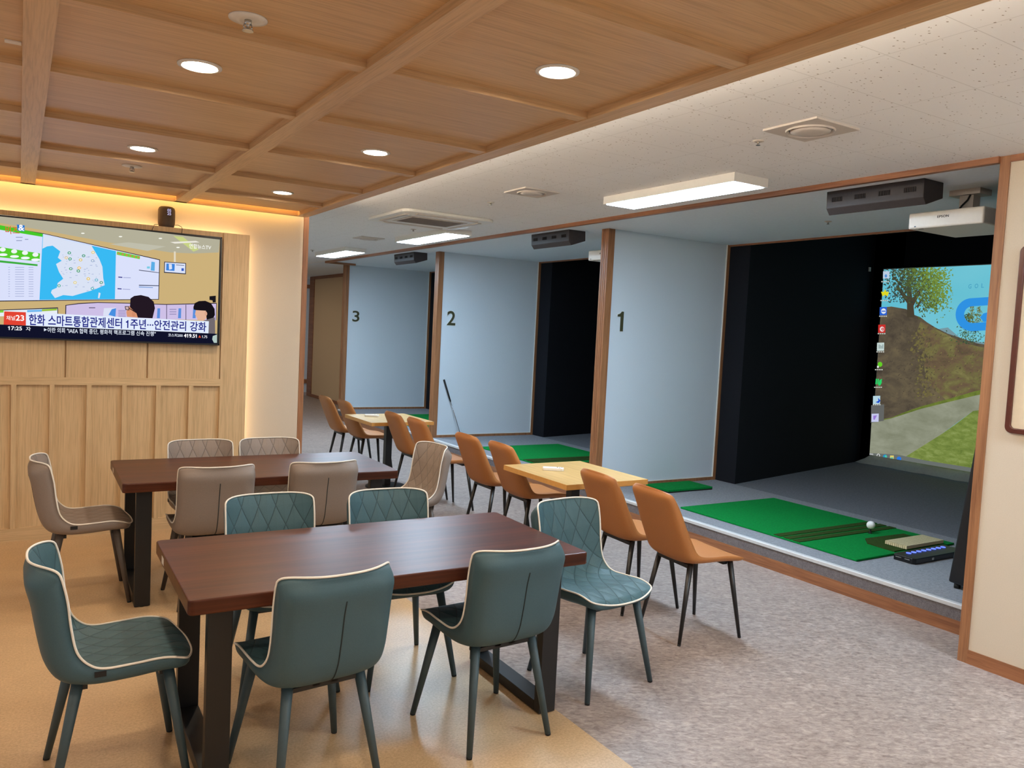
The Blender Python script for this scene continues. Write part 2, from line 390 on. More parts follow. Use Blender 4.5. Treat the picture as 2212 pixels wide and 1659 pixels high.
# platform with carpet, wooden riser and aluminium nosing
bm = bm_new(); box(bm, (XS + 0.012, 2.346, 0), (XP, 13.80, ZP)); struct(obj('floor_platform', bm, 'carpet'), 'raised grey carpeted platform of the bays')
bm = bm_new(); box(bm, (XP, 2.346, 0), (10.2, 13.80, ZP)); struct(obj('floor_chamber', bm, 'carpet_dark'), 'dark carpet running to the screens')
struct(boxobj('baseboard_platform', (XS - 0.004, 2.35, 0), (XS + 0.012, 13.80, 0.084), 'walnut_y'))
struct(boxobj('trim_6', (XS, 2.35, 0.084), (XS + 0.012, 13.80, 0.168), 'riser_carpet'), 'grey carpeted riser of the platform')
bm = bm_new(); prism(bm, [(XS - 0.006, 0.160), (XS + 0.0, 0.160), (XS + 0.004, 0.178), (XS + 0.034, ZP), (XS + 0.034, ZP + 0.003), (XS, ZP + 0.004), (XS - 0.006, ZP - 0.002)], 1, 2.35, 13.80)
struct(obj('trim_7', bm, 'alu'), 'pale metal nosing on the platform edge')
# bay partitions with posts and edge trims, black chamber beyond
for k, y in enumerate(YD):
    struct(boxobj('wall_partition', (5.024, y, ZP if k < 2 else 0), (XP - 0.04, y + 0.09, ZC), 'paint_bay'))
    bm = bm_new(); box(bm, (4.945, y - 0.012, ZP if k < 2 else 0), (5.024, y + 0.10, ZC))
    for q in range(3): box(bm, (4.942, y + 0.012 + q * 0.03, ZP), (4.946, y + 0.024 + q * 0.03, ZC))
    struct(obj('trim_%d' % (8 + k), bm, 'walnut_z'), 'walnut post at the front of the partition')
    bm = bm_new(); box(bm, (XP - 0.04, y - 0.014, ZP), (XP, y + 0.10, ZC))
    box(bm, (5.024, y - 0.012, ZP), (XP - 0.04, y, ZP + 0.035))
    struct(obj('trim_%d' % (11 + k), bm, 'walnut_z'), 'walnut edging of the partition')
    bm = bm_new(); box(bm, (5.024, y - 0.013, ZP + 0.035), (XP - 0.04, y - 0.0005, ZP + 0.041)); box(bm, (XP - 0.046, y - 0.013, ZP + 0.041), (XP - 0.04, y - 0.0005, ZC))
    struct(obj('trim_%d' % (14 + k), bm, 'white_plastic'), 'white edge bead of the partition')
    y0 = 2.345 if k == 0 else YD[k - 1] + 0.09
    struct(boxobj('trim_%d' % (17 + k), (XP - 0.02, y0, ZC - 0.018), (XP, y - 0.014, ZC + 0.02), 'walnut_y'), 'walnut strip over the black chamber')
    # black fabric side wall: a return, then splayed towards the screen
    yr, ys = y - 0.29, y + 0.42
    bm = bm_new(); prism(bm, [(XP, y - 0.014), (XP + 0.012, yr), (9.85, ys), (9.85, ys + 0.06), (XP + 0.06, y + 0.0)], 2, ZP, 3.5)
    struct(obj('wall_chamber', bm, 'black_fabric'))
    struct(boxobj('ceiling_chamber', (XP, y0 - 0.1, 3.5), (10.0, y + 0.44, 3.55), 'black_fabric'))
    struct(boxobj('wall_screen', (9.85, y0 - 0.1, ZP), (9.95, y + 0.5, 3.5), 'black_fabric'))
    struct(boxobj('wall_header', (XP, y0 - 0.1, ZC + 0.021), (XP + 0.03, y, 3.5), 'black_fabric'))
# far end of the hall
struct(boxobj('wall_beige', (5.80, 13.895, 0), (5.88, 18.17, ZC), 'paint_beige'))
bm = bm_new(); box(bm, (5.79, 13.895, ZC - 0.07), (5.80, 18.17, ZC)); box(bm, (5.79, 13.895, 0), (5.80, 18.17, 0.07)); box(bm, (5.785, 18.17, 0), (5.9, 18.50, ZC))
struct(obj('trim_20', bm, 'walnut_y'), 'dark wood trim around the beige end wall')
struct(boxobj('wall_far', (1.5, 19.4, 0), (10.4, 19.5, ZC), 'paint_bay'))
bm = bm_new(); box(bm, (1.5, 19.37, 0.22), (10.4, 19.40, 0.32)); box(bm, (1.5, 19.37, 2.55), (10.4, 19.40, 2.64))
struct(obj('trim_21', bm, 'walnut_x'), 'dark wood rail on the far wall')
struct(boxobj('wall_back', (2.09, YW + 0.14, 0), (2.13, 19.4, ZC), 'paint_white'))

# ------------------------------------------------------------------ suspended oak coffer ceiling
XE = 2.077; YE = 6.80; XL = -3.15; YN = -2.6
rowsY = [1.8964, 2.7507, 3.591, 4.4286, 5.2896, 6.1318]
rowsY = [rowsY[0] - 0.847 * k for k in range(5, 0, -1)] + rowsY
colsX = [0.048 - 1.0225 * k for k in range(3, 0, -1)] + [0.048, 1.0705]
SLOT = 6.70
bm = bm_new(); box(bm, (XL, YN, ZW + 0.032), (XE - 0.005, SLOT, ZW + 0.11))
wc = struct(obj('ceiling_wood', bm, 'oak_x'), 'suspended oak coffered ceiling over the dining tables')
bm = bm_new()
for x in colsX: box(bm, (x - 0.045, YN, ZW), (x + 0.045, YE - 0.002, ZW + 0.033))
box(bm, (XE - 0.09, YN, ZW), (XE, YE, ZW + 0.11))
b1 = obj('main_beams', bm, 'oak_y', wc)
bm = bm_new()
ed = [XL] + [v for x in colsX for v in (x - 0.045, x + 0.045)] + [XE - 0.09]
for y in rowsY:
    for a, b in zip(ed[0::2], ed[1::2]): box(bm, (a, y - 0.034, ZW + 0.004), (b, y + 0.034, ZW + 0.033))
obj('cross_beams', bm, 'oak_x', wc)
boxobj('edge_beam', (XL, SLOT + 0.045, ZW), (XE - 0.09, YE, ZW + 0.09), 'oak_x', wc)
# amber strips: in the slot, on the wall-side face and on top of the outer edge
t = boxobj('cove_light', (XL, SLOT + 0.002, ZW + 0.092), (XE - 0.1, SLOT + 0.043, ZW + 0.098), 'cove'); tag(t, 'amber light strip in the slot at the edge of the wooden ceiling above the television', 'light strip', 'amber light strips')
t = boxobj('cove_light', (XL, YE + 0.001, ZW + 0.045), (XE, YE + 0.006, ZW + 0.085), 'cove'); tag(t, 'amber light strip washing the cream wall above the television', 'light strip', 'amber light strips')
t = boxobj('cove_light', (XE + 0.001, YN, ZW + 0.082), (XE + 0.005, YE, ZW + 0.106), 'cove_white'); tag(t, 'amber light strip on top of the long wooden ceiling edge, glowing on the white ceiling', 'light strip', 'amber light strips')

# ------------------------------------------------------------------ television wall panel
PX = 1.612; PY = 6.81; PT = 2.40
bm = bm_new(); box(bm, (-3.0, PY + 0.014, 0.0), (PX, PY + 0.05, PT))                  # backing
box(bm, (1.405, PY - 0.014, 0.095), (PX, PY + 0.015, PT))                                   # side stile
box(bm, (-3.0, PY, PT - 0.05), (1.405, PY + 0.015, PT))
wp = struct(obj('wall_panelling', bm, 'oak_z'), 'oak wall panelling behind the television with narrow battens')
bm = bm_new(); box(bm, (-3.0, PY - 0.014, 1.154), (1.405, PY + 0.015, 1.212)); box(bm, (-3.0, PY - 0.016, 0.0), (PX, PY + 0.015, 0.095)); obj('rail', bm, 'oak_zx', wp)
bm = bm_new()
for k in range(-11, 5):
    x = 0.2155 + 0.242 * k
    box(bm, (x - 0.016, PY - 0.014, 0.095), (x + 0.016, PY + 0.015, 1.154))
obj('batten', bm, 'oak_z', wp)
bm = bm_new(); px_ = -2.9
for a, b in [(-3.0, -1.391)] + [(0.298 + 0.56 * k - 0.56 + 0.006 - 1.12, 0.298 + 0.56 * k - 0.006 - 1.12) for k in range(0, 3)] + [(0.304, 0.852), (0.864, 1.399)]:
    box(bm, (a, PY - 0.006, 1.212), (b, PY + 0.015, PT - 0.05))
obj('upper_panel', bm, 'oak_z', wp)
bm = bm_new(); box(bm, (-3.0, PY + 0.05, 0.0), (PX - 0.06, YW, PT - 0.06)); obj('frame_backing', bm, 'oak_z', wp)
t = boxobj('backlight_strip', (PX - 0.058, PY + 0.056, 0.05), (PX - 0.053, PY + 0.085, PT - 0.03), 'cove_back'); tag(t, 'warm light strip behind the upright edge of the oak television panelling', 'light strip', 'panel backlights')
t = boxobj('backlight_strip', (-3.0, PY + 0.056, PT - 0.058), (PX - 0.06, PY + 0.085, PT - 0.053), 'cove_back'); tag(t, 'warm light strip behind the top edge of the oak television panelling', 'light strip', 'panel backlights')

# ------------------------------------------------------------------ television
TVY = 6.75
def tvz(a, b):    # television picture coordinates -> (x, z) on the screen
    p = at(a / 3.073, 420 + b / 3.073, Y=TVY); return p.x, p.z
tv = thing('television', 'wide flat television showing a news broadcast, mounted on the oak panelling', 'television', (0.61, 6.81, 1.49))
def tvobj(name, bm, mats): 
    o = obj(name, bm, mats); o.parent = tv; o.location = (-0.61, -6.81, -1.49); return o
TX0, TX1, TZ0, TZ1 = -0.165, 1.384, 1.488, 2.356
bm = bm_new(); box(bm, (TX0, TVY + 0.002, TZ0), (TX1, 6.80, TZ1)); tvobj('casing', bm, 'black_plastic')
bm = bm_new()
box(bm, (TX0, TVY - 0.004, TZ0), (TX1, TVY + 0.002, TZ0 + 0.012)); box(bm, (TX0, TVY - 0.004, TZ1 - 0.010), (TX1, TVY + 0.002, TZ1))
box(bm, (TX0, TVY - 0.004, TZ0), (TX0 + 0.008, TVY + 0.002, TZ1)); box(bm, (TX1 - 0.012, TVY - 0.004, TZ0), (TX1, TVY + 0.002, TZ1)); tvobj('bezel', bm, 'black_plastic')
P = Paint(lambda a, b, k: (lambda q: (q[0], TVY + 0.0015 - 0.00002 * k, q[1]))(tvz(a, b)), 1.05)
P.poly([(-115, 120), (1460, 300), (1440, 985), (-115, 945)], (200, 173, 120))                       # tan room
P.poly([(-115, 120), (1460, 300), (1452, 385), (1290, 392), (1130, 385), (700, 315), (300, 240), (-115, 170)], (176, 172, 150))
P.poly([(1150, 275), (1215, 282), (1320, 365), (1285, 380)], (196, 206, 130))
P.poly([(730, 330), (850, 318), (1100, 345), (980, 375)], (188, 186, 168))
for a, b in ((550, 258), (1065, 292), (1182, 352), (800, 280)): P.disc(a, b, 12, 4, (245, 245, 235))
P.poly([(1130, 316), (1300, 308), (1325, 318), (1160, 326)], (230, 226, 215))
P.poly([(-115, 190), (300, 260), (1062, 432), (1055, 698), (-115, 712)], (22, 22, 46))             # video wall
P.poly([(-115, 194), (300, 264), (1057, 436), (1051, 694), (-115, 706)], (214, 220, 246))
P.poly([(-115, 180), (286, 262), (284, 282), (-115, 215)], (70, 196, 40))
P.poly([(283, 268), (770, 376), (763, 695), (262, 700)], (56, 182, 238))
P.poly([(286, 269), (608, 341), (640, 395), (660, 430), (680, 480), (686, 560), (695, 602), (640, 626), (600, 640), (560, 640), (482, 674), (420, 668), (365, 688), (338, 652), (345, 634), (398, 610), (383, 588), (420, 560), (392, 515), (398, 480), (372, 462), (410, 440), (384, 420), (400, 378), (350, 340), (312, 345), (282, 360)], (214, 222, 240))
for a, b, c in ((460, 388, (40, 150, 110)), (555, 407, (40, 150, 110)), (465, 428, (40, 150, 110)), (535, 435, (220, 190, 90)), (470, 493, (40, 150, 90)), (520, 508, (40, 150, 90)), (615, 440, (150, 170, 200)), (586, 560, (230, 190, 60)), (640, 568, (90, 170, 200)), (672, 585, (60, 150, 120)), (392, 606, (80, 170, 150)), (613, 625, (80, 170, 180)), (525, 488, (240, 190, 80)), (618, 385, (230, 200, 120)), (498, 585, (225, 205, 130)), (440, 420, (235, 200, 130))):
    P.disc(a, b, 12, 10, c, 8); P.disc(a, b, 6, 5, (235, 240, 245), 8)
for k in range(60):
    a = random.uniform(400, 670); b = random.uniform(400, 640); P.rect(a, b, a + random.uniform(4, 16), b + 3, (150, 165, 205))
P.poly([(655, 650), (668, 656), (660, 690), (650, 688)], (214, 222, 240))
P.poly([(-115, 330), (266, 392), (262, 446), (-115, 404)], (84, 200, 44))                            # dashboard
for a, b in ((18, 366), (94, 378), (166, 388), (235, 400)):
    P.disc(a, b, 20, 14, (236, 242, 240)); P.disc(a + 2, b + 34, 30, 9, (240, 244, 250))
P.poly([(-115, 425), (250, 464), (249, 476), (-115, 440)], (60, 170, 60))
for k in range(13):
    for a0, a1 in ((100, 160), (190, 222), (55, 66), (-60, -10)): P.rect(a0, 482 + k * 16, a1, 485 + k * 16, (150, 160, 200))
for a0, b0, a1 in ((105, 282, 150), (108, 304, 146), (165, 296, 188)): P.rect(a0, b0, a1, b0 + 5, (140, 150, 185))
P.poly([(776, 378), (930, 410), (928, 430), (775, 400)], (110, 205, 60))
for k in range(6): P.disc(788 + 26 * k, 392 + 5 * k, 7, 6, (220, 110, 90), 6)
for a, b in ((785, 545), (780, 622)): P.poly([(a, b), (a + 27, b + 2), (a + 27, b + 9), (a, b + 7)], (60, 60, 140))
for a, b in ((818, 550), (814, 627)): P.poly([(a, b), (a + 50, b + 2), (a + 50, b + 6), (a, b + 4)], (150, 155, 200))
P.poly([(922, 500), (1055, 518), (1055, 522), (922, 505)], (70, 72, 96)); P.poly([(922, 600), (1053, 604), (1053, 609), (922, 606)], (60, 70, 100))
P.poly([(922, 612), (1015, 617), (1015, 621), (922, 617)], (90, 140, 205))
P.poly([(1005, 446), (1028, 450), (1026, 508), (1000, 505)], (90, 170, 225)); P.rect(975, 478, 995, 492, (120, 200, 225))
P.poly([(1154, 378), (1166, 379), (1166, 450), (1154, 448)], (222, 212, 190))
P.poly([(1090, 446), (1235, 456), (1234, 530), (1088, 520)], (40, 42, 66)); P.poly([(1095, 451), (1230, 460), (1229, 524), (1093, 514)], (216, 224, 244))
P.poly([(1104, 458), (1160, 462), (1158, 508), (1102, 504)], (60, 130, 215)); P.poly([(1120, 462), (1140, 463), (1142, 495), (1122, 500)], (214, 222, 240))
P.rect(1204, 490, 1220, 508, (50, 90, 190)); P.poly([(1168, 466), (1222, 470), (1222, 474), (1168, 470)], (90, 90, 120))
P.poly([(434, 734), (520, 722), (650, 715), (860, 720), (1100, 728), (1438, 720), (1436, 835), (432, 815)], (40, 34, 60))
P.poly([(440, 738), (520, 728), (650, 720), (860, 725), (1100, 733), (1434, 726), (1432, 835), (438, 815)], (202, 188, 226))
for a in (1104, 1232): P.poly([(a, 732), (a + 4, 732), (a + 4, 840), (a, 840)], (60, 50, 80))
P.poly([(690, 755), (770, 752), (766, 812), (684, 806)], (216, 220, 240)); P.poly([(742, 762), (770, 755), (766, 812), (720, 800)], (70, 140, 220))
for a in (1045, 1185, 1282): P.poly([(a, 756), (a + 18, 756), (a + 16, 822), (a - 4, 822)], (90, 140, 215))
for k in range(5): P.rect(785, 768 + k * 10, 835, 772 + k * 10, (140, 130, 180))
for k in range(3): P.rect(1125, 760 + k * 16, 1170, 766 + k * 16, (150, 142, 186))
P.rect(590, 750, 632, 755, (70, 60, 90))
P.poly([(-115, 770), (385, 750), (386, 800), (-115, 812)], (40, 40, 60)); P.poly([(-115, 775), (380, 757), (381, 800), (-115, 812)], (226, 232, 240))
P.poly([(278, 762), (378, 757), (378, 770), (278, 776)], (150, 190, 60)); P.poly([(180, 768), (278, 764), (278, 778), (180, 782)], (110, 180, 235)); P.poly([(-115, 775), (24, 768), (24, 784), (-115, 790)], (120, 200, 60))
P.poly([(1390, 676), (1432, 672), (1432, 716), (1412, 718), (1410, 704), (1390, 700)], (24, 22, 28))
# two presenters in the broadcast
P.poly([(846, 745), (872, 738), (905, 770), (915, 818), (843, 812), (838, 782)], (214, 148, 112))
P.poly([(866, 690), (890, 674), (935, 668), (985, 680), (1020, 712), (1028, 755), (1012, 822), (915, 818), (905, 788), (885, 770), (862, 748)], (34, 24, 34))
P.disc(888, 792, 12, 20, (206, 138, 104)); P.poly([(828, 742), (856, 742), (858, 770), (832, 766)], (36, 30, 36)); P.poly([(833, 746), (852, 746), (853, 765), (836, 762)], (200, 170, 170)); P.poly([(856, 752), (905, 782), (904, 788), (856, 758)], (30, 26, 30))
P.poly([(1300, 768), (1375, 768), (1378, 815), (1350, 838), (1312, 832), (1294, 796)], (224, 176, 150))
P.poly([(1283, 748), (1292, 722), (1320, 708), (1362, 706), (1400, 722), (1424, 760), (1426, 800), (1412, 828), (1372, 835), (1376, 800), (1366, 772), (1330, 770), (1300, 768), (1285, 764)], (22, 18, 24))
P.disc(1366, 792, 9, 14, (216, 164, 138)); P.poly([(1350, 838), (1426, 815), (1428, 925), (1385, 925), (1385, 850)], (112, 104, 108))
# caption banner and ticker
P.poly([(172, 782), (1386, 842), (1383, 922), (172, 870)], (222, 232, 250))
P.poly([(28, 776), (172, 782), (172, 870), (24, 864)], (222, 66, 50))
P.poly([(-115, 858), (24, 864), (1383, 922), (1440, 925), (1440, 990), (-115, 948)], (16, 18, 40))
P.poly([(1412, 940), (1440, 930), (1440, 985), (1420, 985), (1408, 962)], (176, 196, 190))
P.text('한화 스마트통합관제센터 1주년···안전관리 강화', [(192, 868), (1368, 912), (1370, 848), (192, 792)], (30, 36, 130), 0.018)
P.text('채널', [(42, 834), (100, 836), (100, 806), (42, 804)], (250, 244, 240), 0.006)
P.text('23', [(104, 838), (160, 840), (160, 802), (104, 800)], (255, 250, 248), 0.02)
P.text('17:25', [(52, 900), (146, 903), (146, 877), (52, 874)], (244, 246, 250), 0.02)
P.text('자', [(172, 905), (204, 906), (204, 879), (172, 878)], (244, 246, 250), 0.006)
P.poly([(292, 888), (312, 898), (292, 908)], (220, 230, 245))
P.text('이란 의회 "IAEA 협력 중단, 평화적 핵프로그램 신속 진행"', [(316, 918), (1032, 942), (1034, 910), (316, 882)], (226, 234, 248), 0.008)
P.text('코스피200', [(1116, 944), (1212, 947), (1212, 926), (1116, 922)], (226, 234, 248), 0.006)
P.text('419.51', [(1220, 950), (1306, 952), (1306, 928), (1220, 924)], (250, 250, 255), 0.025)
P.poly([(1316, 950), (1334, 951), (1325, 934)], (230, 80, 50))
P.text('1.75', [(1340, 953), (1375, 954), (1375, 937), (1340, 936)], (240, 240, 250), 0.01)
P.text('비즈', [(36, 262), (132, 266), (120, 214), (36, 208)], (206, 106, 44), 0.012)
P.poly([(112, 200), (164, 206), (162, 246), (116, 240)], (40, 120, 205)); P.text('&', [(122, 240), (162, 243), (162, 204), (122, 200)], (250, 250, 252), 0.02)
P.text('연합뉴스TV', [(1255, 358), (1400, 368), (1402, 338), (1256, 326)], (246, 246, 240), 0.012)
o = obj('screen', P.bm, P.mats); o.parent = tv; o.location = (-0.61, -6.81, -1.49)

# smart speaker on the ledge above the television
SP = (0.983, 6.86, PT)
sp = thing('smart_speaker', 'grey-brown cylindrical smart speaker with a lit clock above the television', 'speaker', SP)
bm = bm_new(); lathe(bm, [(0.044, 0.0), (0.056, 0.006), (0.062, 0.03), (0.063, 0.09), (0.062, 0.135), (0.056, 0.152), (0.044, 0.160), (0.01, 0.163)], (0, 0, 0)); obj('cloth_body', bm, 'speaker_cloth', sp)
vs1 = bm_new()
for body, z0 in (('05', 0.118), ('25', 0.092)):
    vs, fs = text_geo(body, 0.02); x0, x1 = min(v[0] for v in vs), max(v[0] for v in vs); y1 = max(v[1] for v in vs)
    nv = []
    for x, y in vs:
        a = math.radians(-90 + (-4 + 26 * (x - x0) / (x1 - x0))); r = 0.0642
        nv.append(vs1.verts.new((r * math.cos(a), r * math.sin(a), z0 + 0.021 * y / y1)))
    for f in fs: vs1.faces.new([nv[i] for i in f])
obj('clock_display', vs1, 'clock', sp)
bm = bm_new(); tube(bm, [(0.063, 0.0, 0.024), (0.085, -0.01, 0.026), (0.105, -0.03, 0.015), (0.108, -0.062, -0.005), (0.103, -0.066, -0.044)], 0.0022); obj('cable', bm, 'cable', sp)
bm = bm_new(); tube(bm, [(-0.060, 0.0, 0.018), (-0.085, -0.01, 0.014), (-0.095, -0.04, 0.003), (-0.108, -0.064, -0.028), (-0.112, -0.066, -0.044)], 0.0022); obj('cable', bm, 'cable', sp)

# ------------------------------------------------------------------ ceiling fittings
def downlight(x, y, label, z=ZW + 0.032):
    d = thing('downlight', label, 'ceiling light', (x, y, z), 0, 'downlights in the wooden ceiling')
    bm = bm_new(); lathe(bm, [(0.060, 0), (0.078, 0), (0.078, -0.004), (0.064, -0.007), (0.060, -0.004), (0.060, 0)], (0, 0, 0), 40, 0, False); obj('ring', bm, 'white_plastic', d)
    bm = bm_new(); lathe(bm, [(0.060, -0.001), (0.060, -0.0035)], (0, 0, 0), 40); obj('lens', bm, 'down', d)
    return d
downlight(0.56, 3.194, 'round lit downlight in the wooden coffers nearest the viewer, away from the white ceiling')
downlight(1.604, 2.386, 'round lit downlight nearest the viewer in the coffers along the white ceiling')
downlight(0.58, 4.96, 'round lit downlight in the coffer row in front of the television, next to a sprinkler')
downlight(1.609, 4.087, 'round lit downlight second from the viewer along the white ceiling edge')
downlight(1.602, 5.833, 'round lit downlight farthest down the coffers, nearest the cream wall corner')
for x, y in ((0.56, 1.43), (1.604, 0.66), (1.604, -1.06), (0.56, -0.34), (-1.48, 3.194), (-1.48, 4.96), (-1.48, 1.43)):
    downlight(x, y, 'round lit downlight further along the wooden ceiling, beyond the view')
for x, y in ((3.3, 12.4), (3.5, 15.2), (3.9, 17.6)):
    downlight(x, y, 'round lit downlight in the far hall hidden behind the television wall', ZC)
def sprinkler(x, y, z, label, r=0.045):
    s = thing('sprinkler', label, 'sprinkler', (x, y, z), 0, 'ceiling sprinklers')
    bm = bm_new(); lathe(bm, [(r, 0), (r, -0.004), (r * 0.55, -0.008), (r * 0.4, -0.006)], (0, 0, 0), 28); obj('escutcheon', bm, 'white_plastic' if r > 0.03 else 'ivory_panel', s)
    bm = bm_new(); lathe(bm, [(0.011, -0.006), (0.011, -0.018), (0.005, -0.020), (0.005, -0.034), (0.017, -0.036), (0.017, -0.039)], (0, 0, 0), 18)
    tube(bm, [(0.010, 0, -0.016), (0.013, 0, -0.026), (0.004, 0, -0.036)], 0.002); tube(bm, [(-0.010, 0, -0.016), (-0.013, 0, -0.026), (-0.004, 0, -0.036)], 0.002)
    nz = obj('nozzle', bm, 'chrome', s)
    if r < 0.04: nz.scale = (0.7, 0.7, 0.62)
    return s
sprinkler(0.593, 2.601, ZW + 0.032, 'white-rimmed sprinkler in the wooden ceiling nearest the viewer', 0.058)
sprinkler(0.595, 5.593, ZW + 0.032, 'white-rimmed sprinkler in the wooden ceiling above the television', 0.058)
sprinkler(3.317, 3.0, ZC, 'small sprinkler on the white ceiling beside the nearer round vent', 0.03)
sprinkler(3.337, 5.857, ZC, 'small sprinkler on the white ceiling between the far round vent and the air conditioner', 0.03)
sprinkler(3.654, 8.088, ZC, 'small sprinkler on the white ceiling just past the air conditioner', 0.03)
sprinkler(3.678, 11.693, ZC, 'small sprinkler on the white ceiling beside the farthest light panel', 0.03)
sprinkler(at(1789, 478, Z=ZC).x, at(1789, 478, Z=ZC).y, ZC, 'small white sprinkler on the nearest bay ceiling under the dark box', 0.03)
t = boxobj('ceiling_label', (-0.05, 3.345, ZW + 0.028), (0.045 - 0.045, 3.38, ZW + 0.032), 'white_plastic'); tag(t, 'small white label stuck on the wooden ceiling beside the beam', 'label')
def vent(x0, y0, x1, y1, label):
    cx, cy, s = (x0 + x1) / 2, (y0 + y1) / 2, (x1 - x0)
    v = thing('ceiling_vent', label, 'ceiling vent', (cx, cy, ZC), 0, 'round vents in the white ceiling')
    h = s / 2
    bm = bm_new(); pts = [(-h, -h), (h, -h), (h, h), (-h, h)]
    n = 48; r = h * 0.74
    outer = []
    for k in range(n):
        a = 2 * math.pi * k / n; c, d = math.cos(a), math.sin(a); q = h / max(abs(c), abs(d)); outer.append((q * c, q * d))
    A = [bm.verts.new((p[0], p[1], -0.010)) for p in outer]; T = [bm.verts.new((p[0], p[1], 0)) for p in outer]
    R1 = [bm.verts.new((r * math.cos(2 * math.pi * k / n), r * math.sin(2 * math.pi * k / n), -0.010)) for k in range(n)]
    R2 = [bm.verts.new((r * .97 * math.cos(2 * math.pi * k / n), r * .97 * math.sin(2 * math.pi * k / n), -0.018)) for k in range(n)]
    R3 = [bm.verts.new((r * .88 * math.cos(2 * math.pi * k / n), r * .88 * math.sin(2 * math.pi * k / n), -0.004)) for k in range(n)]
    for P_, Q_ in ((T, A), (A, R1), (R1, R2), (R2, R3)):
        for k in range(n): bm.faces.new((P_[k], P_[(k + 1) % n], Q_[(k + 1) % n], Q_[k]))
    obj('square_plate', bm, 'ivory_panel', v)
    bm = bm_new(); lathe(bm, [(0.02, -0.002), (0.025, -0.010), (r * .80, -0.012), (r * .80, -0.016), (r * .5, -0.022), (0.01, -0.024)], (0, 0, 0), 48); obj('centre_disc', bm, 'ivory_panel', v)
    return v
vent(3.155, 2.51, 3.475, 2.83, 'square white ceiling vent with a round centre, nearest the viewer')
vent(3.155, 5.03, 3.465, 5.34, 'square white ceiling vent with a round centre, before the air conditioner')
vent(3.50, 9.24, 3.80, 9.54, 'square white ceiling vent far down the hall beyond the air conditioner')
LEDS = [(3.835, 3.645, 4.105, 4.93, 'long lit ceiling light panel nearest the viewer'), (3.855, 7.68, 4.125, 8.99, 'middle lit ceiling light panel in front of the second bay'), (3.85, 10.75, 4.12, 12.03, 'farthest lit ceiling light panel in front of the third bay'),
        (3.835, -0.35, 4.105, 0.93, 'lit ceiling light panel of the row, above and behind the viewer')]
for x0, y0, x1, y1, lb in LEDS:
    l = thing('light_panel', lb, 'ceiling light', ((x0 + x1) / 2, (y0 + y1) / 2, ZC), 0, 'ceiling light panels'); hx, hy = (x1 - x0) / 2, (y1 - y0) / 2
    bm = bm_new(); box(bm, (-hx - 0.02, -hy - 0.02, -0.056), (hx + 0.02, hy + 0.02, 0)); obj('housing', bm, 'white_plastic', l)
    bm = bm_new(); box(bm, (-hx, -hy, -0.060), (hx, hy, -0.0562)); obj('diffuser', bm, 'led', l)
# cassette air conditioner
ac = thing('air_conditioner', 'square white cassette air conditioner flush in the white ceiling', 'air conditioner', (3.42, 7.19, ZC))
bm = bm_new(); prism(bm, rrect(0, 0, 0.96, 0.96, 0.10), 2, -0.028, 0.0); obj('panel', bm, 'white_plastic', ac, 0.008)
bm = bm_new(); box(bm, (-0.30, -0.22, -0.034), (0.30, 0.22, -0.0285)); obj('grille_frame', bm, 'ivory_panel', ac)
bm = bm_new()
for k in range(14): box(bm, (-0.27, -0.19 + k * 0.028, -0.0362), (0.27, -0.179 + k * 0.028, -0.0342))
obj('intake_slats', bm, 'grille_grey', ac)
for a, b, c, d in ((-0.32, 0.36, 0.32, 0.40), (-0.32, -0.40, 0.32, -0.36), (0.36, -0.32, 0.40, 0.32), (-0.40, -0.32, -0.36, 0.32)):
    bm = bm_new(); box(bm, (a, b, -0.036), (c, d, -0.0285)); obj('louvre', bm, 'ivory_panel', ac)

# ------------------------------------------------------------------ bay equipment
def sensor_box(x, y, label, L=0.70):
    s = thing('ceiling_sensor', label, 'sensor', (x, y, ZC), 0, 'dark sensor boxes on the bay ceilings')
    bm = bm_new(); prism(bm, [(-0.10, 0), (0.11, 0), (0.115, -0.098), (-0.06, -0.157), (-0.095, -0.115)], 1, -L / 2, L / 2); obj('casing', bm, 'dark_box', s, 0.004)
    for g in range(4):
        bm = bm_new()
        for k in range(7):
            yy = -L / 2 + L * (0.13 + 0.25 * g) + (k - 3) * 0.012
            box(bm, (-0.1015, yy - 0.003, -0.075), (-0.096, yy + 0.003, -0.045))
        obj('vent_slots', bm, 'slot_soft', s)
    return s
sensor_box(4.835, 3.29, 'dark angular sensor box with slots on the ceiling of bay 1, nearest')
sensor_box(4.835, 7.035, 'dark angular sensor box on the ceiling of bay 2')
sensor_box(4.835, 10.78, 'dark angular sensor box on the ceiling of bay 3, smallest in view')
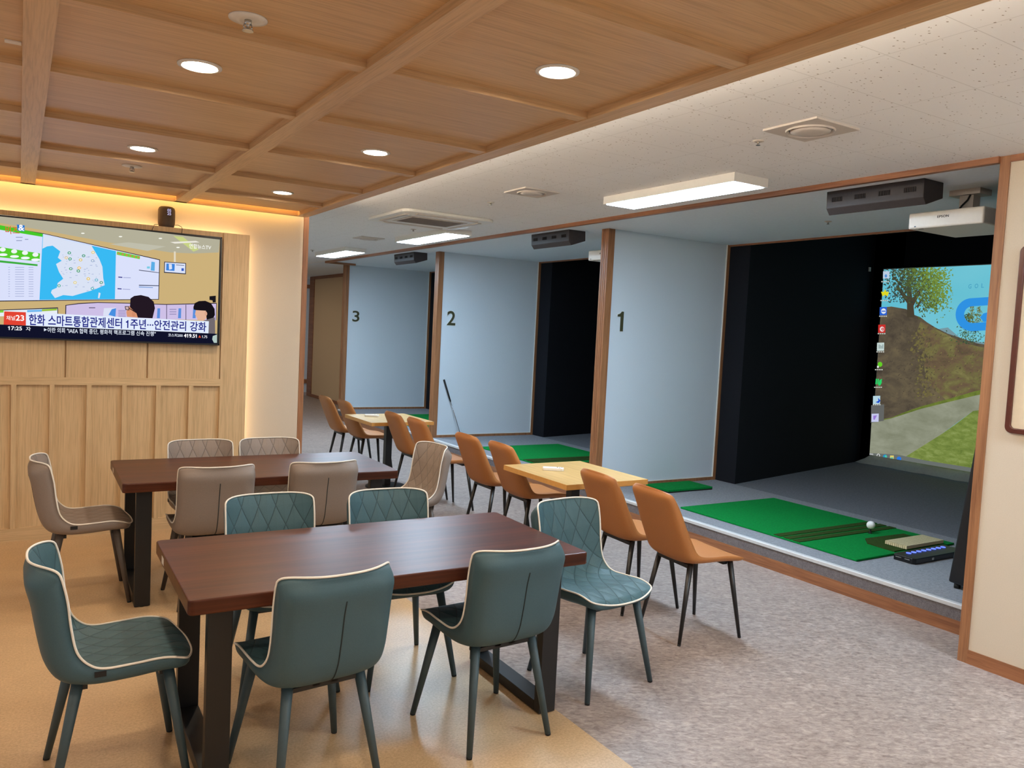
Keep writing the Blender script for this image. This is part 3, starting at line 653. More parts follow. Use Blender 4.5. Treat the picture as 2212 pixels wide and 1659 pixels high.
def projector(x, y, label):
    p = thing('projector', label, 'projector', (x, y, 2.52), 0, 'white bay projectors')
    bm = bm_new(); prism(bm, [(-0.27, -0.245), (0.0, -0.245), (0.20, -0.18), (0.27, -0.16), (0.27, 0.235), (-0.27, 0.245)], 2, 0.0, 0.105); obj('body', bm, 'white_plastic', p, 0.012)
    bm = bm_new(); box(bm, (-0.2725, 0.19, 0.010), (-0.268, 0.20, 0.018)); obj('indicator', bm, 'black_plastic', p); bm = bm_new(); box(bm, (-0.25, 0.155, -0.0015), (-0.235, 0.185, 0.0)); obj('indicator', bm, 'black_plastic', p)
    bm = bm_new(); vs, fs = text_geo('EPSON', 0.02); x0, x1 = min(v[0] for v in vs), max(v[0] for v in vs)
    nv = [bm.verts.new((-0.2712, 0.048 - 0.075 * (x - x0) / (x1 - x0), 0.058 + 0.021 * y_)) for x, y_ in vs]
    for f in fs: bm.faces.new([nv[i] for i in f])
    obj('lettering', bm, 'slot', p)
    bm = bm_new(); box(bm, (-0.08, -0.05, 0.106), (0.08, 0.05, 0.125)); box(bm, (-0.04, -0.045, 0.125), (0.04, 0.045, 0.225)); box(bm, (-0.07, -0.10, 0.225), (0.07, 0.10, 0.2618)); obj('mount', bm, 'ivory_panel', p)
    bm = bm_new(); tube(bm, [(-0.10, 0.02, 0.107), (-0.09, 0.0, 0.15), (-0.06, -0.02, 0.19), (-0.05, -0.03, 0.225)], 0.006); obj('cable', bm, 'slot', p)
    return p
projector(5.29, 2.96, 'white projector hanging from the ceiling of bay 1 beside the walnut post')
projector(5.47, 6.715, 'white projector half hidden behind the post between bays 1 and 2')
# turf mats
def hitting_mat(y0, y1, label):
    h = thing('hitting_mat', label, 'golf mat', (5.15, y0, ZP + 0.001), 0, 'green hitting mats'); L = y1 - y0
    bm = bm_new(); box(bm, (0, 0, 0), (1.255, L, 0.016)); obj('turf_base', bm, 'turf', h, 0.004)
    for a, b in ((0.50, 0.565), (0.59, 0.655), (0.68, 0.75)):
        bm = bm_new(); box(bm, (0.001, a, 0.0161), (1.254, b, 0.021)); obj('dark_stripe', bm, 'turf_dark', h)
    bm = bm_new(); prism(bm, [(0.48, 0.02), (1.08, 0.02), (1.10, 0.34), (0.62, 0.36), (0.50, 0.26)], 2, 0.0161, 0.024); obj('rough_insert', bm, 'turf_dark', h)
    bm = bm_new()
    for k in range(11): box(bm, (0.62 + 0.001, 0.012 + k * 0.0165, 0.0242), (1.12, 0.012 + k * 0.0165 + 0.0125, 0.05))
    obj('bristle_insert', bm, 'straw', h)
    return h
hitting_mat(3.475, 5.285, 'green hitting mat with dark stripes on the platform of bay 1, under the ball')
hitting_mat(7.22, 9.03, 'green hitting mat on the platform of bay 2, behind the tan chairs')
hitting_mat(10.965, 12.75, 'green hitting mat in bay 3, a sliver beside the farther maple table')
sm = thing('stance_mat', 'small thick green mat on the carpet by the wall of bay 1', 'golf mat', (5.85, 6.04, ZP + 0.001))
bm = bm_new(); box(bm, (-0.305, -0.17, 0), (0.305, 0.17, 0.012)); obj('rubber_base', bm, 'rubber', sm)
bm = bm_new(); box(bm, (-0.305, -0.17, 0.0121), (0.305, 0.17, 0.03)); obj('turf_top', bm, 'turf', sm)
bx, by = 6.004, 3.95
tee = bm_new(); lathe(tee, [(0.02, 0.0), (0.008, 0.006), (0.006, 0.03), (0.011, 0.04)], (0, 0, 0), 16); tee = obj('rubber_tee', tee, 'rubber', None, 0, (bx, by, ZP + 0.0175)); tag(tee, 'black rubber tee under the white ball', 'tee')
bb = bm_new(); bmesh.ops.create_icosphere(bb, subdivisions=4, radius=0.0335)
for f in bb.faces: f.smooth = True
bb = obj('golf_ball', bb, 'ball', None, 0, (bx, by, ZP + 0.0175 + 0.068)); tag(bb, 'white golf ball on a tee on the green mat', 'golf ball')
# launch sensor on the platform
ls = thing('launch_sensor', 'black floor launch sensor with a row of blue lights beside the brush insert', 'launch sensor', (5.49, 3.25, ZP + 0.001))
bm = bm_new(); prism(bm, [(0, 0.02), (0, 0.16), (0.03, 0.175), (0.66, 0.175), (0.66, 0.0), (0.02, 0.0)], 2, 0, 0.042); obj('housing', bm, 'black_plastic', ls, 0.005)
for k in range(8):
    bm = bm_new(); lathe(bm, [(0.018, 0.0), (0.018, 0.0035), (0.012, 0.005)], (0.12 + 0.064 * k, 0.12, 0.0421), 16); obj('blue_light', bm, 'blue_led', ls)
bm = bm_new(); box(bm, (-0.002, 0.035, 0.024), (0.0, 0.075, 0.030)); box(bm, (-0.002, 0.10, 0.024), (0.0, 0.145, 0.030)); box(bm, (0.22, -0.0015, 0.012), (0.245, 0.0, 0.030)); obj('badge', bm, 'chrome', ls)
# tall black cabinet leaning back beside the post
kc = thing('kiosk_cabinet', 'black tapered equipment cabinet standing behind the walnut post in bay 1', 'cabinet', (5.22, 2.72, ZP + 0.001))
bm = bm_new()
lo = [(-0.03, 0.0), (0.0, 0.135), (0.30, 0.10), (0.30, -0.22), (0.0, -0.22)]; hi = [(0.02, -0.09), (0.03, 0.02), (0.20, 0.0), (0.20, -0.20), (0.03, -0.20)]
A = [bm.verts.new((p[0], p[1], 0.03)) for p in lo]; B = [bm.verts.new((p[0], p[1], 1.25)) for p in hi]
bm.faces.new(A[::-1]); bm.faces.new(B)
for k in range(5): bm.faces.new((A[k], A[(k + 1) % 5], B[(k + 1) % 5], B[k]))
obj('casing', bm, 'black_plastic', kc, 0.015)
for x, y in ((0.02, 0.08), (0.27, 0.06), (0.27, -0.19), (0.0, -0.02)):
    bm = bm_new(); lathe(bm, [(0.02, 0), (0.02, 0.031)], (x, y, 0), 14); obj('foot', bm, 'rubber', kc)
# putter leaning on partition 2
pa, pb = Vector((5.355, 9.93, ZP + 0.02)), at(959, 820, Y=10.035)
pt = thing('putter', 'black-gripped golf putter leaning against the wall numbered 2', 'golf club', (pa.x, pa.y, ZP + 0.001))
def loc(v): return v - Vector((pa.x, pa.y, ZP + 0.001))
bm = bm_new(); cone(bm, loc(pa), loc(pa.lerp(pb, 0.62)), 0.0045, 0.006); obj('shaft', bm, 'steel_shaft', pt)
bm = bm_new(); cone(bm, loc(pa.lerp(pb, 0.62)), loc(pb), 0.010, 0.014); obj('grip', bm, 'rubber', pt)
bm = bm_new(); prism(bm, [(-0.05, -0.055), (0.05, -0.055), (0.045, 0.02), (-0.045, 0.02)], 2, 0.0, 0.028); obj('head', bm, 'black_plastic', pt, 0.006)
# wall numbers
def wall_number(ch, y, x0, x1, z0, z1):
    n = thing('wall_number', 'dark olive numeral %s on the pale bay partition' % ch, 'number', (x0, y, z0), 0, 'bay numbers')
    vs, fs = text_geo(ch, 0.012); a0, a1 = min(v[0] for v in vs), max(v[0] for v in vs); b0, b1 = min(v[1] for v in vs), max(v[1] for v in vs)
    for nm, mat, gr, dy in (('backing', 'num_edge', 0.007, -0.003), ('face', 'num', 0.0, -0.0075)):
        if ch == '1':
            bm = bm_new(); W_, H_ = x1 - x0, z1 - z0; g = gr * 0.6
            pts = [(p[0] - (-0.11), p[1]) for p in one_outline(0, 0.1, 0, 0.68)]
            pts = [(p[0] / 0.21 * W_, p[1] / 0.68 * H_) for p in pts]
            if g:
                cx_ = sum(p[0] for p in pts) / 8; pts = [(p[0] + (g if p[0] > cx_ else -g), p[1] + (g if p[1] > H_ / 2 else -g)) for p in pts]
            prism(bm, pts, 1, dy - 0.003, dy + 0.003); q = obj(nm, bm, mat, n); continue
        cu = bpy.data.curves.new('numeral', 'FONT'); cu.body = ch; cu.offset = 0.014 + gr * 3.0; cu.extrude = 0.008
        o = bpy.data.objects.new('numeral', cu); C.objects.link(o); dg = bpy.context.evaluated_depsgraph_get()
        me = bpy.data.meshes.new_from_object(o.evaluated_get(dg)); bpy.data.objects.remove(o); bpy.data.curves.remove(cu)
        sx, sz = (x1 - x0) / (a1 - a0), (z1 - z0) / (b1 - b0)
        for v in me.vertices: v.co = ((v.co.x - a0) * sx, dy - v.co.z * 0.3, (v.co.y - b0) * sz)
        me.materials.clear(); me.materials.append(M[mat]); q = bpy.data.objects.new(nm, me); C.objects.link(q); q.parent = n
wall_number('1', YD[0], 5.12, 5.195, 1.776, 1.975); wall_number('2', YD[1], 5.112, 5.242, 1.772, 1.972); wall_number('3', YD[2], 5.11, 5.24, 1.772, 1.966)
# small white fittings on the black wall
for px, py, yy, lb in ((1638, 796, 6.23, 'small white switch on the black fabric wall of bay 1'), (1876, 582, 6.70, 'tiny white clip high on the black wall beside the projected picture')):
    p = at(px, py, Y=yy); yy2 = 6.033 + (p.x - 6.652) * 0.2221
    p = at(px, py, Y=yy2 - 0.004); t = boxobj('wall_switch' if yy < 6.5 else 'wall_clip', (p.x - 0.016, yy2 - 0.03 + 0.0, p.z - 0.028), (p.x + 0.016, yy2 + 0.004, p.z + 0.028), 'white_plastic'); tag(t, lb, 'fitting')
# framed board on the white wall
fr = thing('framed_board', 'cream board in a rounded dark brown frame on the white wall', 'board', (XR, 1.72, 1.80)); 
bm = bm_new(); o_ = rrect(0, 0, 1.0, 0.99, 0.035); i_ = rrect(0, 0, 0.945, 0.935, 0.02)
for x0, x1 in ((-0.022, 0.0),):
    A = [bm.verts.new((x0, p[0], p[1])) for p in o_]; B = [bm.verts.new((x1, p[0], p[1])) for p in o_]; I = [bm.verts.new((x0, p[0], p[1])) for p in i_]; J = [bm.verts.new((x1, p[0], p[1])) for p in i_]; n = len(o_)
    for k in range(n):
        q = (k + 1) % n
        bm.faces.new((A[k], A[q], B[q], B[k])); bm.faces.new((A[k], A[q], I[q], I[k])); bm.faces.new((I[k], I[q], J[q], J[k]))
obj('frame', bm, 'frame_brown', fr, 0.005)
bm = bm_new(); prism(bm, i_, 0, -0.008, -0.001); obj('board_face', bm, 'board_cream', fr)

# projected golf picture on the cloth screen of bay 1
SX = 9.76
def z5(a, b):
    p = at(1250 + a / 2.2121, 350 + b / 2.2121, X=SX); return p.y, p.z
scr = thing('projection_screen', 'large cloth screen in bay 1 showing a golf course desktop picture', 'screen', (SX, 4.3, ZP))
def sobj(name, bm, mats):
    o = obj(name, bm, mats); o.parent = scr; o.location = (-SX, -4.3, -ZP); return o
YS0, YS1 = 2.42, z5(1455, 512)[0]
bm = bm_new()
N = 40
for k in range(N):
    pass
YL0, YL1 = z5(1455, 512)[0] + 0.01, z5(1395, 1405)[0] + 0.01
rowp = []
for k in range(N + 1):
    f = k / N; wv = 0.02 * math.sin(k * 1.1) + 0.015 * math.sin(k * 2.7)
    rowp.append([bm.verts.new((SX + 0.02, YS0 + (YL0 - YS0) * f, 2.80)), bm.verts.new((SX + 0.02, YS0 + (YL1 - YS0) * f, 0.31)), bm.verts.new((SX - 0.005 + wv, YS0 + (YL1 + 0.08 - YS0) * f, 0.25)), bm.verts.new((SX - 0.05 + wv, YS0 + (YL1 + 0.19 - YS0) * f, ZP + 0.003))])
for A, B in zip(rowp, rowp[1:]):
    for q in range(3):
        f = bm.faces.new((A[q], B[q], B[q + 1], A[q + 1])); f.smooth = True
sobj('cloth', bm, 'screen_cloth')
P = Paint(lambda a, b, k: (lambda q: (SX + 0.018 - 0.000012 * k, q[0], q[1]))(z5(a, b)), 0.9)
RX = 3300
ST = 0.95
sky = P.add(glow_noise('picture_sky', [(0.3, (92, 190, 212)), (0.7, (128, 206, 220))], (1, 0.5, 0.7), ST, 2))
hill = P.add(glow_noise('picture_hill', [(0.32, (70, 62, 54)), (0.5, (94, 84, 68)), (0.66, (112, 100, 76))], (1, 3.2, 4.5), ST, 8))
brush = P.add(glow_noise('picture_brush', [(0.30, (88, 76, 60)), (0.46, (110, 92, 70)), (0.56, (114, 108, 68)), (0.72, (136, 130, 82))], (1, 4.5, 6.5), ST, 9))
bank = P.add(glow_noise('picture_bank', [(0.3, (84, 100, 44)), (0.7, (124, 140, 60))], (1, 8, 12), ST, 6))
path = P.add(glow_noise('picture_path', [(0.3, (126, 130, 108)), (0.7, (156, 160, 140))], (1, 2.5, 5), ST, 6))
lawn = P.add(glow_noise('picture_lawn', [(0.3, (100, 120, 54)), (0.5, (122, 140, 68)), (0.7, (146, 162, 94))], (1, 9, 20), ST, 7))
P.poly([(1455, 512), (RX, 360), (RX, 1900), (1395, 1408)], sky)
P.poly([(1700, 800), (1760, 790), (1830, 850), (1900, 858), (2000, 870), (RX, 880), (RX, 1000), (1740, 960)], (124, 158, 168))
P.poly([(1441, 695), (1490, 690), (1530, 697), (1560, 702), (1600, 730), (1630, 742), (1660, 765), (1700, 790), (1724, 812), (1760, 820), (1800, 850), (1850, 858), (1900, 866), (1990, 880), (RX, 900), (RX, 1150), (1900, 1130), (1640, 1215), (1404, 1252)], hill)
P.poly([(1630, 760), (1700, 796), (1760, 826), (1830, 862), (1900, 880), (2000, 900), (RX, 930), (RX, 1130), (1900, 1112), (1760, 1145), (1690, 1080), (1650, 1000), (1640, 900), (1610, 820)], brush)
rnd = random.Random(3)
def tuft(a, b, s, c, ecc=.5):
    an = rnd.uniform(0, 6.3); P.poly([(a + s * math.cos(an + q * 1.2566) * (1 if q % 2 else ecc), b + s * math.sin(an + q * 1.2566) * (1 if q % 2 else ecc)) for q in range(5)], c)
for k in range(420):                                               # twigs on the slope
    a = rnd.uniform(1470, 2000); lo = 730 + max(0, a - 1500) * 0.42; hi = 1215 - max(0, a - 1480) * 0.24
    b = rnd.uniform(lo, max(lo + 20, hi)); c = [(104, 96, 66), (126, 118, 64), (86, 80, 58), (114, 90, 70), (140, 132, 76), (78, 74, 54), (100, 106, 54)][rnd.randrange(7)]
    if a < 1600: c = [(84, 76, 62), (94, 86, 68), (74, 66, 58)][rnd.randrange(3)]
    s_ = rnd.uniform(4, 11); an = rnd.uniform(-1.2, 0.2); P.poly([(a, b), (a + s_ * math.cos(an), b + s_ * math.sin(an)), (a + s_ * math.cos(an) + 2, b + s_ * math.sin(an) + 2), (a + 2, b + 2)], c)
# tree with forked trunk
bark = (76, 68, 54)
for q in ([(1566, 560), (1582, 560), (1590, 640), (1598, 690), (1602, 742), (1566, 742), (1574, 690)], [(1585, 660), (1640, 585), (1650, 590), (1596, 690)], [(1575, 650), (1520, 590), (1513, 598), (1570, 680)], [(1610, 690), (1640, 640), (1646, 644), (1618, 700)], [(1560, 600), (1500, 545), (1496, 552), (1560, 616)]): P.poly(q, bark)
clus = [(1545, 580, 44, 46), (1640, 566, 52, 40), (1705, 612, 40, 52), (1600, 522, 80, 12), (1670, 665, 50, 34)]
for k in range(2600):
    cx, cy, sx_, sy_ = clus[rnd.choice((0, 0, 1, 1, 1, 2, 2, 2, 3, 4))]
    a = rnd.gauss(cx, sx_); b = rnd.gauss(cy, sy_)
    if not (1464 < a < 1790 and 508 - (a - 1460) * .07 < b < 775): continue
    if a < 1610 and b > 672: continue
    light = (a - 1480) / 300.0 + rnd.uniform(-.25, .25) - (b - 600) / 900.0
    c = (124, 152, 62) if light > .75 else (104, 128, 56) if light > .55 else (82, 98, 54) if light > .35 else (68, 80, 60) if light > .1 else (58, 66, 58)
    tuft(a, b, rnd.uniform(3, 8), c)
for k in range(260):                                               # ragged edge of the lit bushes
    b = rnd.uniform(790, 1120); a = 1640 + (b - 900) * .12 + rnd.gauss(0, 26); tuft(a, b, rnd.uniform(5, 12), [(112, 102, 68), (98, 88, 66), (120, 112, 66), (88, 80, 62)][rnd.randrange(4)])
for k in range(380):
    b = rnd.uniform(725, 870); wd = 14 + (b - 725) * 0.55
    a = 1868 + rnd.gauss(0, wd * .5); tuft(a, b, rnd.uniform(2.5, 6), [(62, 90, 66), (78, 104, 64), (92, 116, 62), (56, 76, 62)][rnd.randrange(4)])
for cx in (1885, 1918):
    for k in range(110):
        b = rnd.uniform(690, 768); a = cx + rnd.gauss(0, 4 + (b - 690) * .16); tuft(a, b, rnd.uniform(2.5, 5), [(110, 120, 66), (92, 106, 60), (128, 132, 80)][rnd.randrange(3)])
P.poly([(1440, 1232), (1500, 1222), (1560, 1196), (1640, 1168), (1780, 1130), (1900, 1095), (RX, 800), (RX, 1100), (1900, 1130), (1640, 1215), (1420, 1252)], bank)
P.poly([(1405, 1246), (1450, 1236), (1500, 1225), (1640, 1180), (1760, 1150), (1905, 1115), (RX, 880), (RX, 1020), (1890, 1190), (1740, 1300), (1660, 1360), (1600, 1400), (1570, 1425), (1395, 1408)], path)
P.poly([(1890, 1190), (RX, 1000), (RX, 1900), (1540, 1425), (1610, 1395), (1680, 1345), (1740, 1300), (1810, 1250)], lawn)
# blue ring of the logo
def pill(cx0, cy, h, L, n=18):
    pts = [(cx0 + h * math.cos(math.pi / 2 + math.pi * k / n), cy - h * math.sin(math.pi / 2 + math.pi * k / n)) for k in range(n + 1)]
    return pts + [(cx0 + L, cy + h - 0.065 * L), (cx0 + L, cy - h - 0.065 * L)]
co, ci = pill(1886, 730, 79, 420), pill(1888, 730, 40, 380)
n = len(co)
for k in range(n):
    q = (k + 1) % n
    P.poly([co[k], co[q], ci[q], ci[k]], (50, 152, 236))
P.poly([(1925, 742), (1940, 724), (2010, 706), (2010, 760), (1940, 765)], (50, 152, 236))
P.text('G', [(1868, 606), (1882, 605), (1884, 584), (1869, 585)], (76, 166, 200), 0.01); P.text('O', [(1898, 604), (1914, 603), (1916, 582), (1899, 583)], (76, 166, 200), 0.01); P.text('L', [(1930, 602), (1942, 601), (1944, 580), (1931, 581)], (76, 166, 200), 0.01)
# desktop icons and task bar
def icon(a, b, rgb, s=19): P.poly([(a - s * .9, b - s), (a + s * .9, b - s * 1.05), (a + s * .85, b + s), (a - s * .95, b + s * 1.05)], rgb)
icon(1476, 540, (196, 214, 236), 17); P.disc(1474, 545, 6, 8, (90, 150, 220))
P.poly([(1470 + (20 if k % 2 == 0 else 8) * math.sin(k * math.pi / 5), 627 - (20 if k % 2 == 0 else 8) * math.cos(k * math.pi / 5)) for k in range(10)], (232, 226, 40))
icon(1462, 713, (44, 104, 220)); P.disc(1463, 713, 12, 13, (232, 240, 250)); P.rect(1453, 711, 1473, 716, (44, 104, 220))
icon(1455, 797, (212, 50, 46)); P.disc(1456, 799, 11, 12, (245, 235, 235)); P.disc(1459, 799, 7, 7, (212, 50, 46)); P.disc(1459, 799, 2.5, 3, (245, 235, 235))
icon(1449, 883, (206, 224, 220)); 
for k in range(4): P.rect(1440 + 6 * k, 872 + 3 * (k % 3), 1443 + 6 * k, 892, (120, 140, 140))
P.disc(1446, 967, 11, 12, (106, 216, 40)); P.rect(1432, 974, 1440, 984, (240, 244, 244))
icon(1432, 1050, (78, 120, 90), 3)
for a in (1426, 1435): P.poly([(a, 1036), (a + 6, 1036), (a + 4, 1062), (a - 2, 1062)], (40, 222, 110))
P.poly([(1444, 1042), (1456, 1036), (1454, 1044), (1448, 1046), (1454, 1056), (1446, 1068), (1438, 1068), (1446, 1058)], (40, 222, 110))
P.poly([(1404, 1162), (1466, 1158), (1464, 1236), (1402, 1246)], (104, 106, 104))
icon(1430, 1137, (190, 224, 236)); P.poly([(1424, 1148), (1444, 1138), (1436, 1126), (1448, 1140), (1440, 1152)], (30, 80, 210))
icon(1423, 1222, (206, 210, 246)); P.poly([(1414, 1212), (1432, 1210), (1420, 1232), (1414, 1230)], (160, 130, 220))
for b, a in ((570, 1472), (660, 1468), (735, 1462), (818, 1455), (905, 1449), (990, 1442), (1074, 1438), (1157, 1432)):
    for q in range(4): P.rect(a - 20 + q * 10, b, a - 13 + q * 10, b + 5, (206, 208, 200))
P.poly([(1396, 1390), (1530, 1398), (1660, 1425), (1880, 1460), (RX, 1700), (RX, 1760), (1870, 1480), (1394, 1412)], (110, 116, 112))
P.text('田', [(1396, 1410), (1412, 1411), (1413, 1394), (1397, 1393)], (240, 242, 244), 0.01)
P.disc(1438, 1402, 8, 9, (230, 232, 232)); P.disc(1438, 1402, 5, 6, (110, 116, 112)); P.poly([(1430, 1412), (1434, 1408), (1436, 1411), (1431, 1416)], (230, 232, 232))
P.disc(1470, 1408, 10, 11, (40, 150, 205)); P.disc(1474, 1406, 5, 5, (90, 215, 150))
P.rect(1494, 1402, 1512, 1420, (236, 214, 110)); P.rect(1496, 1410, 1510, 1418, (120, 200, 170)); P.disc(1537, 1418, 11, 11, (44, 124, 230))
for co_, no_ in (((SX, YS0 + 0.01, 0), (0, -1, 0)), ((SX, 0, 2.79), (0, 0, 1)), ((SX, 0, 0.312), (0, 0, -1))):
    bmesh.ops.bisect_plane(P.bm, geom=P.bm.verts[:] + P.bm.edges[:] + P.bm.faces[:], plane_co=co_, plane_no=no_, clear_outer=True)
o = obj('picture', P.bm, P.mats); o.parent = scr; o.location = (-SX, -4.3, -ZP)

# ------------------------------------------------------------------ dining tables
def dining_table(cx, cy, rz, label):
    t = thing('dining_table', label, 'table', (cx, cy, 0), rz, 'dark wooden dining tables')
    L, D, T, Z = 1.671, 0.834, 0.0545, 0.75
    bm = bm_new(); prism(bm, rrect(0, 0, L, D, 0.022), 2, Z - T, Z); obj('tabletop', bm, 'table_wood', t, 0.006)
    for s in (-1, 1):
        bm = bm_new(); x0 = s * (L / 2 - 0.08); x1 = s * (L / 2 - 0.08 - 0.0855); yo = D / 2 - 0.084; th = 0.045
        for sy in (-1, 1): box(bm, (x0, sy * yo, 0.004), (x1, sy * (yo - th), Z - T))
        box(bm, (x0, -yo + th, 0.004), (x1, yo - th, 0.052)); box(bm, (x0, -yo + th, Z - T - 0.03), (x1, yo - th, Z - T))
        lg = obj('leg_frame', bm, 'black_steel', t, 0.0025)
        for sy in (-1, 1):
            bm = bm_new(); lathe(bm, [(0.016, 0), (0.016, 0.0042)], ((x0 + x1) / 2, sy * (yo - 0.022), 0), 14); obj('glide', bm, 'rubber', lg)
    bm = bm_new(); box(bm, (-L / 2 - 0.0006, 0.17, Z - 0.044), (-L / 2 + 0.001, 0.225, Z - 0.014)); obj('sticker', bm, 'white_plastic', t)
    return t
dining_table(1.3346, 3.199, -0.0122, 'dark wooden dining table nearer the viewer, ringed by teal chairs')
dining_table(1.3453, 5.3155, -0.0136, 'dark wooden dining table by the television wall, ringed by taupe chairs')

# ------------------------------------------------------------------ chairs
def catmull(P_, s):
    n = len(P_) - 1; x = min(max(s, 0), 1) * n; i = min(int(x), n - 1); f = x - i
    g = lambda k: np.array(P_[min(max(k, 0), n)], float)
    p0, p1, p2, p3 = g(i - 1), g(i), g(i + 1), g(i + 2)
    if i == 0: p0 = 2 * p1 - p2
    if i == n - 1: p3 = 2 * p2 - p1
    return 0.5 * (2 * p1 + (p2 - p0) * f + (2 * p0 - 5 * p1 + 4 * p2 - p3) * f * f + (3 * p1 - p0 - 3 * p2 + p3) * f ** 3)
def shell(st, pin, qout, front_r, top_r, front_p=2.5, top_p=5.0, ns=44, nt=33):
    """upholstered seat-and-back bucket: st = stations (in_f,in_z, edge_f,edge_z, out_f,out_z, half width) from seat front to back top"""
    bm = bm_new(); uvl = bm.loops.layers.uv.new('quilt')
    I, O = [], []; uvd = {}
    for i in range(ns + 1):
        ri, ro = [], []
        for j in range(nt):
            t = math.sin((j / (nt - 1) - 0.5) * math.pi); a = abs(t)
            smin = front_r * (1 - max(0, 1 - a ** front_p) ** (1 / front_p)); smax = 1 - top_r * (1 - max(0, 1 - a ** top_p) ** (1 / top_p))
            s = smin + (smax - smin) * i / ns
            v = catmull(st, s); ki = a ** pin; ko = 1 - max(0, 1 - a ** qout) ** (1 / qout)
            cin, ed, cout = v[0:2], v[2:4], v[4:6]
            pi_ = cin + (ed - cin) * ki; po = cout + (ed - cout) * ko; x = t * v[6]
            # the rim: near front and top edges the outer skin closes onto the inner one
            e = min(i, ns - i) / 4.0
            if e < 1: k = (1 - e) ** 2; po = po * (1 - k) + pi_ * k if e > 0 else pi_
            V = bm.verts.new((x, pi_[0], pi_[1])); ri.append(V)
            sv = (s - 0.5) * 2
            uvd[V] = (x / 0.085, 2.75 * math.sin(sv * 1.40))
            if i in (0, ns) or j in (0, nt - 1): ro.append(V)
            else: ro.append(bm.verts.new((x, po[0], po[1])))
        I.append(ri); O.append(ro)
    for i in range(ns):
        for j in range(nt - 1):
            f = bm.faces.new((I[i][j], I[i][j + 1], I[i + 1][j + 1], I[i + 1][j])); f.smooth = True; f.material_index = 0
            for l in f.loops: l[uvl].uv = uvd[l.vert]
            try:
                f = bm.faces.new((O[i][j], O[i + 1][j], O[i + 1][j + 1], O[i][j + 1])); f.smooth = True; f.material_index = 1
            except ValueError: pass
    rim = [I[0][j].co.copy() for j in range(nt)] + [I[i][nt - 1].co.copy() for i in range(1, ns + 1)] + [I[ns][j].co.copy() for j in range(nt - 2, -1, -1)] + [I[i][0].co.copy() for i in range(ns - 1, 0, -1)]
    return bm, rim, [O[i][nt // 2].co.copy() for i in range(ns + 1)]
TEAL = [(.245, .452, .215, .458, .245, .452, .200), (.205, .476, .195, .480, .214, .428, .215), (.120, .488, .123, .496, .112, .424, .222), (.030, .482, .028, .492, .010, .416, .223),
        (-.060, .478, -.064, .490, -.110, .415, .221), (-.135, .487, -.112, .510, -.198, .438, .217), (-.185, .530, -.148, .557, -.243, .500, .214), (-.212, .605, -.166, .640, -.266, .592, .213),
        (-.236, .705, -.178, .735, -.284, .697, .214), (-.264, .785, -.194, .808, -.304, .782, .214), (-.294, .848, -.212, .864, -.294, .848, .212)]
TAN = [(.240, .452, .228, .455, .240, .452, .190), (.190, .474, .190, .480, .198, .438, .203), (.080, .480, .084, .496, .070, .444, .207), (-.030, .477, -.02, .497, -.05, .444, .207),
       (-.110, .482, -.10, .504, -.15, .448, .205), (-.165, .515, -.14, .527, -.205, .472, .203), (-.203, .580, -.172, .580, -.242, .545, .200), (-.247, .672, -.214, .660, -.285, .645, .196),
       (-.292, .768, -.258, .757, -.328, .752, .190), (-.332, .842, -.300, .832, -.362, .835, .183), (-.354, .878, -.325, .868, -.354, .878, .172)]
def tapered_leg(par, top, foot, r0, r1, mat):
    bm = bm_new(); top, foot = Vector(top), Vector(foot); k = foot.lerp(top, 0.02)
    cone(bm, top, k, r0, r1, 16); lg = obj('leg', bm, mat, par)
    bm = bm_new(); cone(bm, k, foot, r1, r1 * 0.92, 16); obj('foot_cap', bm, 'rubber', lg)
def make_upholstered(fab, quilt, leg, pipe_mat):
    t = thing('upholstered_chair', 'x', 'chair')
    bm, rim, mid = shell(TEAL, 2.8, 4.0, 0.13, 0.10, 2.4, 3.7)
    sh = obj('seat_shell', bm, [quilt, fab], t)
    bm = bm_new(); tube(bm, rim, 0.0042, 8, True); obj('piping', bm, pipe_mat, t)
    bm = bm_new(); tube(bm, [p + Vector((0, -0.0005, 0)) for p in mid[16:39]], 0.0024, 6); obj('back_seam', bm, 'seam', t)
    bm = bm_new(); e = catmull(TEAL, 0.42); box(bm, (0.2155, e[2] - 0.018, e[3] - 0.029), (0.2240, e[2] + 0.018, e[3] - 0.010)); obj('fabric_tag', bm, 'tag', t)
    bm = bm_new(); box(bm, (-0.15, -0.15, 0.398), (0.15, -0.11, 0.414)); box(bm, (-0.15, 0.12, 0.406), (0.15, 0.16, 0.424)); box(bm, (-0.05, -0.15, 0.406), (-0.02, 0.15, 0.418)); box(bm, (0.02, -0.15, 0.406), (0.05, 0.15, 0.418)); obj('under_frame', bm, 'black_steel', t)
    for s in (-1, 1):
        tapered_leg(t, (s * 0.150, 0.145, 0.445), (s * 0.222, 0.218, 0), 0.021, 0.0125, leg)
        tapered_leg(t, (s * 0.135, -0.135, 0.448), (s * 0.198, -0.222, 0), 0.021, 0.0125, leg)
    return t
def make_tan():
    t = thing('tan_chair', 'x', 'chair')
    bm, rim, mid = shell(TAN, 2.6, 3.2, 0.05, 0.065, 3.0, 4.0)
    obj('seat_shell', bm, ['orange', 'orange'], t)
    bm = bm_new(); box(bm, (-0.14, -0.15, 0.425), (0.14, -0.12, 0.445)); obj('cross_bar', bm, 'black_steel', t); bm = bm_new(); box(bm, (-0.14, 0.11, 0.425), (0.14, 0.14, 0.445)); obj('cross_bar', bm, 'black_steel', t)
    for s in (-1, 1):
        tapered_leg(t, (s * 0.150, 0.150, 0.452), (s * 0.203, 0.213, 0), 0.017, 0.010, 'black_leg')
        tapered_leg(t, (s * 0.140, -0.130, 0.452), (s * 0.185, -0.213, 0), 0.017, 0.010, 'black_leg')
    return t
